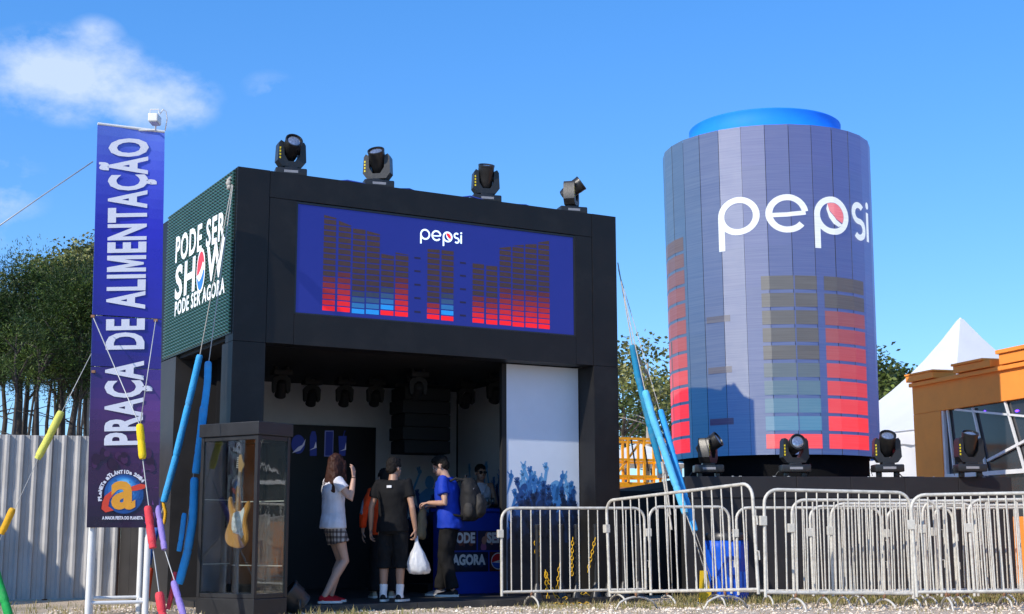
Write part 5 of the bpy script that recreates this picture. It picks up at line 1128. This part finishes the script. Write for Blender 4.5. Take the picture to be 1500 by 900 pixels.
# man in orange jacket
t,J,hp_,hr,lean,w=person('man in orange and grey jacket and dark trousers, mostly hidden behind the man in black',bpos(561,.62),rad(8),.97,dict(elbl=(-.27,-.02,1.13),wril=(-.28,.05,.88),hyaw=.2,girth=1.0,ankl=(-.12,-.02,.085)),SKIN)
shirt(t,J,lean,w,VEST,'jacket',.84,1.75,.024,.008,0,9,.068); trousers(t,J,w,DKT,'trousers',.10,.97,.10,.078,.008,10)
MB().tube([J['shl']+V((-.035,.03,-.02)),J['shl'].lerp(J['elbl'],.5)+V((-.05,.01,.0)),J['elbl']+V((-.03,-.04,0))],[.03,.03,.026],8,round_=True).build('sleeve_stripe',GREYC,t,smooth=True)
for n in 'rl': shoe(t,J,n,TANS,SOLW)
shorthair(t,hp_,hr,HAIRB,0,4)
# man with backpack
bl=bpos(659,.5)
t,J,hp_,hr,lean,w=person('man in blue shirt and black trousers looking down, wearing a dark backpack',bl,rad(78),1.09,dict(lean=(0,.055,-.01),kneer=(.09,.08,.49),kneel=(-.09,.04,.49),ankr=(.10,.14,.085),ankl=(-.10,-.06,.085),elbl=(-.255,.0,1.12),wril=(-.13,.24,1.13),hdl=(.35,1,-.1),hnl=(0,0,-1),curll=.7,elbr=(.25,.02,1.12),wrir=(.10,.26,1.10),hdr=(-.3,1,-.1),hnr=(0,0,-1),curlr=.7,girth=1.02,hpitch=.42,head=(0,.075,1.59)),SKIN)
shirt(t,J,lean,w,TEEU,'shirt',.82,.62,.034,.009,.012,12,.072); trousers(t,J,w,DKT,'trousers',.10,.97,.105,.078,.010,13)
MB().box((-.215,.0,1.30),(-.205,.035,1.32)).build('sleeve_mark',SOCK,t)
for n in 'rl': shoe(t,J,n,GREYC if n=='r' else SHOB,SOLW)
shorthair(t,hp_,hr,HAIRB,0,5)
B=mw(t)@M.Translation((0,-.225,1.16)); bpk=thing('backpack','large black and grey backpack on the back of the man in blue','backpack',B.translation,rad(78)); bpk.scale=(1.09,)*3
PKB=cl('pack_black',(.018,.018,.019),.7); PKG=cl('pack_grey','#383634',.6)
mb=MB(); mb.loft([ering((0,.0,-.25),.13,.08),ering((0,-.03,-.20),.165,.115),ering((0,-.045,-.05),.175,.135),ering((0,-.035,.10),.165,.12),ering((0,-.01,.22),.13,.09),ering((0,.01,.27),.07,.05)]); smoothmesh(mb,'main_sack',.012,PKB,bpk,3,.007,12,3)
mb=MB(); mb.loft([ering((0,-.12,-.21),.10,.04),ering((0,-.155,-.15),.135,.06),ering((0,-.165,-.02),.135,.06),ering((0,-.14,.06),.11,.045),ering((0,-.12,.09),.06,.03)]); smoothmesh(mb,'front_pocket',.012,PKG,bpk,3,.008,14,7)
for s in (-1,1):
    mb=MB(); mb.ball((s*.16,-.04,-.12),(.04,.07,.10),12); smoothmesh(mb,'side_pocket',.012,PKG,bpk,2,.005,16,4)
    MB().tube([(s*.09,.02,.22),(s*.12,.12,.265),(s*.135,.27,.20),(s*.14,.335,.02),(s*.15,.22,-.16),(s*.13,.03,-.20)],.017,6).build('shoulder_strap',PKB,bpk,smooth=True)
MB().tube([(-.03,.03,.25),(-.03,.03,.30),(.03,.03,.30),(.03,.03,.25)],.009,6).build('grab_handle',PKB,bpk,smooth=True)
MB().tube([(s_*.145,-.10,z) for s_,z in ((-1,.13),(-.5,.155),(.5,.155),(1,.13))],.005,5).build('zip',GREYC,bpk)
hw=mw(t)@((J['wril']+J['wrir'])/2+V((0,.10,-.03)))
tb_=thing('tan_bag','tan cloth drawstring bag held by the man in blue','bag',hw,rad(78))
mb=MB(); mb.loft([ering((0,0,.02),.03,.022),ering((0,0,-.06),.075,.045),ering((0,.01,-.18),.105,.06),ering((0,.015,-.30),.12,.07),ering((0,.01,-.40),.11,.06),ering((0,0,-.43),.07,.04)]); smoothmesh(mb,'sack',.012,TANB,tb_,2,.012,11,5)
MB().tube([(-.03,0,.03),(-.09,.02,-.12),(-.11,.03,-.36),(-.10,.03,-.55),(-.095,.03,-.62)],.010,6).build('strap',TANB,tb_,smooth=True)
# woman behind the counter
wl=bpos(703,2.02); MB().bbox((c0.x-.05,1.84,.058),(c1.x+.1,2.6,.20),.01).build('floor_riser',BLK2,booth); wl.z=.20
t,J,hp_,hr,lean,w=person('woman with dark tied hair, sunglasses and white sleeveless top behind the blue counter',wl,rad(196),1.0,dict(elbr=(.235,.02,1.13),wrir=(.07,.24,1.17),hdr=(-.7,.5,.05),hnr=(0,-.3,-1),curlr=.5,elbl=(-.235,.02,1.13),wril=(-.09,.27,1.15),hdl=(.8,.4,.05),hnl=(0,-.3,-1),curll=.5,girth=.95,hyaw=.12),SKIN2)
shirt(t,J,lean,w,TEEW,'top',.84,.0,.016,.006,0,15); trousers(t,J,w,DKT,'trousers',.10,.97,.10,.078,.008,16)
mb=MB(); mb.tube([V((.09,.04,1.43)),V((.05,.10,1.36)),V((.0,.125,1.27))],.012,8,round_=True).tube([V((-.09,.04,1.43)),V((-.05,.10,1.36)),V((0,.125,1.27))],.012,8,round_=True); mb.build('neckline',TEEW,t,smooth=True)
for n in 'rl': shoe(t,J,n,SHOB,SOLW)
b=MB(); b.ball(hp_(0,-.018,.045),(.084,.099,.090),18,hr); b.ball(hp_(0,-.11,.02),(.045,.04,.045),12,hr); smoothmesh(b,'hair',.008,HAIRB,t,1,.004,40,6)
mb=MB()
for s in (-1,1): mb.ball(hp_(s*.034,.096,.004),(.031,.010,.021),12,hr); mb.tube([hp_(s*.062,.088,.012),hp_(s*.083,-.01,.012)],.004,6)
mb.tube([hp_(-.01,.104,.008),hp_(.01,.104,.008)],.004,6); mb.build('sunglasses',mat('sunglass_black',(.008,.008,.009),.12),t,smooth=True)
hw=mw(t)@V((-.02,.34,1.17)); cu=thing('clear_cups','clear plastic cups in the hands of the woman behind the counter','cup',hw,0)
MB().lathe([(.026,-.05),(.036,.06),(.034,.06),(.024,-.045)],14).build('cup',GLS,cu,smooth=True); MB().lathe([(.026,-.05),(.036,.055),(.034,.055),(.024,-.045)],14,M.Translation((.075,.01,0))).build('cup',GLS,cu,smooth=True)
# ---------------------------------------------------------------- orange building and far tent
H0=at(1342,690,28.2); H1=at(1466,690,25.5); hdv=V((H1.x-H0.x,H1.y-H0.y,0)).normalized(); hyaw=math.atan2(hdv.y,hdv.x)
HO=V((H0.x,H0.y,0)); HN=V((hdv.y,-hdv.x,0)); HN=HN if HN.dot(-HO)>0 else -HN
ORG=mat('orange_render',(.93,.31,.04),.7,var=.07,scale=2,bump=.08,bscale=30,dirt=.15,dcol=(.5,.14,.02))
hb=thing('orange_building','orange building with a dark glazed front crossed by white bars','building',HO,hyaw)
HX=mw(hb); HXi=HX.inverted()
def hp(px,py): return HXi@on(px,py,HO,HN)
ztop=hp(1400,541).z; zt0=hp(1345,553).z; LB=16.0
wx0=hp(1379,640).x; wz0=hp(1385,692).z; wz1=hp(1470,588).z
zw0=max(.3,wz0-.9)
def hpart(name,a,b,m=ORG,r=.012): 
    return MB().bbox(a,b,r).build(name,m,hb)
zt=hp(1470,535).z; D=5
sgn=1 if (HXi@V((0,0,0))).y<0 else -1                   # camera lies on local -y when sgn is 1
hpart('wall_pier',(0,0,0),(wx0,.3,wz1)); hpart('wall_band',(0,.002,wz1+.002),(LB,.3,zt)); hpart('wall_base',(wx0+.002,.004,0),(LB,.3,zw0))
hpart('side_wall',(.002,.304,0),(.25,D,zt-.01)); hpart('rear_wall',(.25,D-.2,0),(LB,D,zt-.02)); hpart('roof',(.1,.31,zt-.2),(LB,D-.01,zt-.06),WHITE)
xa,xb,xc=hp(1372,545).x,hp(1402,535).x,hp(1456,520).x
hpart('parapet_block',(-.06,-.10,zt+.002),(xa,.45,zt+.13)); hpart('parapet_cap',(-.08,-.12,zt+.133),(xa+.03,.47,zt+.17))
hpart('parapet_block',(xb,-.10,zt+.002),(xc,.45,zt+.14)); hpart('parapet_cap',(xb-.03,-.13,zt+.143),(xc-.2,.47,zt+.19))
hpart('parapet_block',(xc+.25,-.08,zt+.002),(LB,.45,zt+.20)); hpart('parapet_cap',(xc+.2,-.12,zt+.203),(LB,.47,zt+.28))
hpart('cornice',(-.03,-.06,zt-.10),(LB,-.002,zt-.02))
MB().box((wx0+.003,.10,zw0+.003),(LB-.01,.12,wz1-.002)).build('window_glass',mat('dark_tinted_window',(.03,.03,.035),.10,spec=.7,var=.2,scale=.6),hb)
def wbar(x0,z0,x1,z1,w=.04): MB().bar((x0,.06,z0),(x1,.06,z1),w,w).build('window_bar',WHITE,hb)
wbar(wx0+.035,zw0,wx0+.035,wz1,.07); wbar(wx0,wz0-.08,LB,wz0-.08,.08)
for (xp,yp,xq,yq) in ((1384,600,1394,690),(1421,598,1447,716),(1468,588,1500,700),(1395,600,1500,610)): a=hp(xp,yp); b=hp(xq,yq); wbar(a.x,a.z,b.x,b.z)
a=hp(1443,675); b=hp(1500,645); wbar(a.x,a.z,b.x,b.z,.05)
for i in range(4): x=hp(1500,650).x+.9+i*1.9; wbar(x,wz1,x+.8,zw0); wbar(x-.3,wz0+.1,x+1.2,wz0+.9,.05)
pv=mat('violet_lamp',(.1,.02,.5),.4,emit=5,ecol=(.12,.03,1.0))
for px,py in ((1484,602),(1437,602)): q=hp(px,py); MB().ball((q.x,.085,q.z),(.06 if px>1450 else .025,.012,.022 if px>1450 else .012),10).build('violet_lamp',pv,hb,smooth=True)
tp=at(1407,468,34.0); ev=at(1310,627,31.0).z
pagoda('white pagoda tent behind the orange building, its peak above the roof',V((tp.x,tp.y,0)),.35,2.75,ev,tp.z,True,.42)
# ---------------------------------------------------------------- trees
BARK=mat('grey_brown_bark',(.13,.105,.085),.9,var=.4,scale=5,bump=.5,bscale=12); BARKD=mat('dark_bark',(.055,.045,.038),.9,var=.4,scale=5,bump=.5,bscale=12); BARKP=mat('pale_bark',(.34,.30,.25),.85,var=.3,scale=4,bump=.3)
LEAF=mat('foliage',(1,1,1),.55,attr=True,var=.12,scale=1.5,trans=.16,spec=.3)
def tree(label,name,base,h,crown_z0,rx,ncl,leaf,npc,cols,bark,kind='pine',lean=0,seed=1,group=None,tr=.16,crx=None,limbs=7):
    r=random.Random(seed); t=thing(name,label,'tree',base,r.uniform(0,6),group)
    pts=[]; x=y=0
    for i in range(9): pts.append((x,y,h*.92*i/8)); x+=r.gauss(lean*h/8,.05*h/8); y+=r.gauss(0,.05*h/8)
    rs=[tr*(1-.82*i/8)*(1.25 if i==0 else 1) for i in range(9)]
    mb=MB(); mb.tube(pts,rs,8)
    def trunk_at(z): f=max(0,min(7.999,z/(h*.92)*8)); i=int(f); return V(pts[i]).lerp(V(pts[i+1]),f-i)
    cl=[]
    for i in range(ncl):
        f=r.random(); z=crown_z0+(h-crown_z0)*f
        if kind=='pine': env=rx*(1-f**1.5*.75)*(.55+.45*min(1,f*5))
        elif kind=='euc': env=rx*math.sqrt(max(.06,1-(2*f-1.05)**2))
        else: env=rx*math.sqrt(max(.05,1-(2*f-.9)**2))
        a=r.uniform(0,6.28); q=env*r.random()**.42; c=trunk_at(min(z,h*.9)); c=V((c.x+math.cos(a)*q,c.y+math.sin(a)*q,z+r.gauss(0,.15))); cl.append((c,q))
    for i in range(limbs):
        c,q=cl[r.randrange(len(cl))]; s=trunk_at(max(crown_z0*.7,c.z-q*.75-.2)); m_=s.lerp(c,.5)+V((r.gauss(0,.1),r.gauss(0,.1),.1+r.random()*.15)); mb.tube([s,m_,c],[tr*.34,tr*.22,tr*.07],5)
    for i in range(4 if kind=='pine' else 2):           # bare lower twigs
        z=r.uniform(h*.25,crown_z0); s=trunk_at(z); a=r.uniform(0,6.28); mb.tube([s,s+V((math.cos(a)*.5,math.sin(a)*.5,.15)),s+V((math.cos(a)*1.0,math.sin(a)*1.0,r.uniform(-.1,.5)))],[tr*.16,tr*.10,tr*.03],4)
    mb.build('trunk',bark,t,smooth=True)
    mb=MB()
    for c,q in cl:
        cr=leaf*r.uniform(2.0,3.6)*(crx or 1); shade=r.uniform(.62,1.38); tone=V(rgb(cols[r.randrange(len(cols))]))*shade
        for k in range(npc):
            d=V((r.gauss(0,1),r.gauss(0,1),r.gauss(0,.75))).normalized(); p=c+d*cr*r.random()**.5
            if kind=='pine': ax=(d+V((r.gauss(0,.5),r.gauss(0,.5),.35+r.gauss(0,.4)))).normalized(); L=leaf*r.uniform(.8,1.5); w=leaf*.13
            else: ax=(V((r.gauss(0,.8),r.gauss(0,.8),-.5 if kind=='euc' else 0))+d*.4).normalized(); L=leaf*r.uniform(.7,1.3); w=leaf*.33
            sx=ax.cross(V((r.gauss(0,1),r.gauss(0,1),r.gauss(0,1)))).normalized()*w; mb.col=tuple(tone*r.uniform(.8,1.2))
            mb.add([p,p+ax*L*.5+sx,p+ax*L,p+ax*L*.5-sx],[(0,1,2,3)])
    mb.build('crown',LEAF,t)
    return t
PINE=['#2e401a','#3d5420','#223214','#55682a','#2b3f1c']; EUC=['#70733c','#83844c','#5c6232','#92905c']; OLV=['#4c5a26','#5c6a30','#66733a','#435022']
def gpt(px,Y): p=at(px,700,Y); return V((p.x,p.y,0))
def zat(px,py,Y): return at(px,py,Y).z
g='pine trees behind the corrugated fence'
for i,(px,Y,top,bot,rx,lab) in enumerate(((-60,30,425,535,2.0,'dense pine behind the fence, cut by the left edge of the photo'),(22,31,402,535,1.75,'dark pine with a broad crown at the left, behind the pale yellow sleeve'),(92,30,408,550,1.45,'bright green pine crown nearest the tall banner'),(-150,33,410,540,2.4,'pine behind the fence outside the left edge of the photo'),(55,35,450,545,1.3,'pine in the gap between the two big pine crowns'),(150,34,470,570,1.3,'pine hidden mostly behind the tall banner'),(5,37,455,540,1.5,'shadowed pine standing farther back at the far left'))):
    tree(lab,'pine_tree',gpt(px,Y),zat(px,top,Y),zat(px,bot,Y),rx,78,.075,400,PINE,BARKD,'pine',seed=20+i,group=g,tr=.13,crx=2.9,limbs=12)
for i,(px,Y,top,bot,rx,lab) in enumerate(((88,40,385,510,2.2,'pale leaved eucalyptus crown rising behind the pines'),(128,37,368,480,1.5,'thin eucalyptus branch tips at the left edge of the banner'))):
    tree(lab,'eucalyptus_tree',gpt(px,Y),zat(px,top,Y),zat(px,bot,Y),rx,130,.12,60,EUC,BARKP,'euc',seed=50+i,group='eucalyptus trees',tr=.15,limbs=14)
tr_=[(12,28),(28,31),(40,34),(52,29),(64,33),(76,36),(86,30),(98,32),(105,38),(116,30),(124,35),(-14,31),(-30,34),(34,40),(70,41),(110,42),(92,44),(20,43),(140,33)]
for i,(px,Y) in enumerate(tr_):
    tree('slim dark pine trunk number-less in the stand behind the fence' if 0 else 'slim dark pine trunk among the stand behind the corrugated fence','pine_tree',gpt(px,Y),zat(px,R.uniform(455,500),Y),zat(px,R.uniform(520,570),Y),.75,14,.08,120,PINE,BARKD,'pine',lean=R.uniform(-.03,.03),seed=80+i,group='slim pines of the stand',tr=.085,crx=1.2,limbs=4)
for i,(px,Y,top,bot,rx,ncl,npc,cols,k,lab) in enumerate(((948,36,500,600,1.1,48,26,EUC,'euc','airy pale tree between the booth and the giant can'),(915,42,530,640,1.5,60,40,OLV,'round','bushy olive tree right beside the booth edge, behind the yellow lift'),(985,44,560,650,1.6,60,45,OLV,'round','low bushy tree behind the giant can left rim'),(950,48,575,660,2.2,70,45,OLV,'round','far green bush behind the yellow lift'))):
    tree(lab,'broadleaf_tree',gpt(px,Y),zat(px,top,Y),zat(px,bot,Y),rx,ncl,.14,npc,cols,BARKP if i==0 else BARK,k,seed=130+i,group='trees between booth and can',tr=.12,limbs=12)
tree('rounded dark green tree beyond the tent, right of the can','broadleaf_tree',gpt(1312,62),zat(1312,551,62),zat(1312,625,62),2.0,100,.24,70,['#46552a','#3a4a22','#556232'],BARK,'round',seed=160,group='trees right of the can',tr=.2,limbs=8)
tree('thin leafy sprig of a tree touching the right rim of the can','broadleaf_tree',gpt(1281,50),zat(1281,522,50),zat(1281,580,50),.75,26,.2,40,OLV,BARK,'round',seed=161,group='trees right of the can',tr=.12,limbs=6)
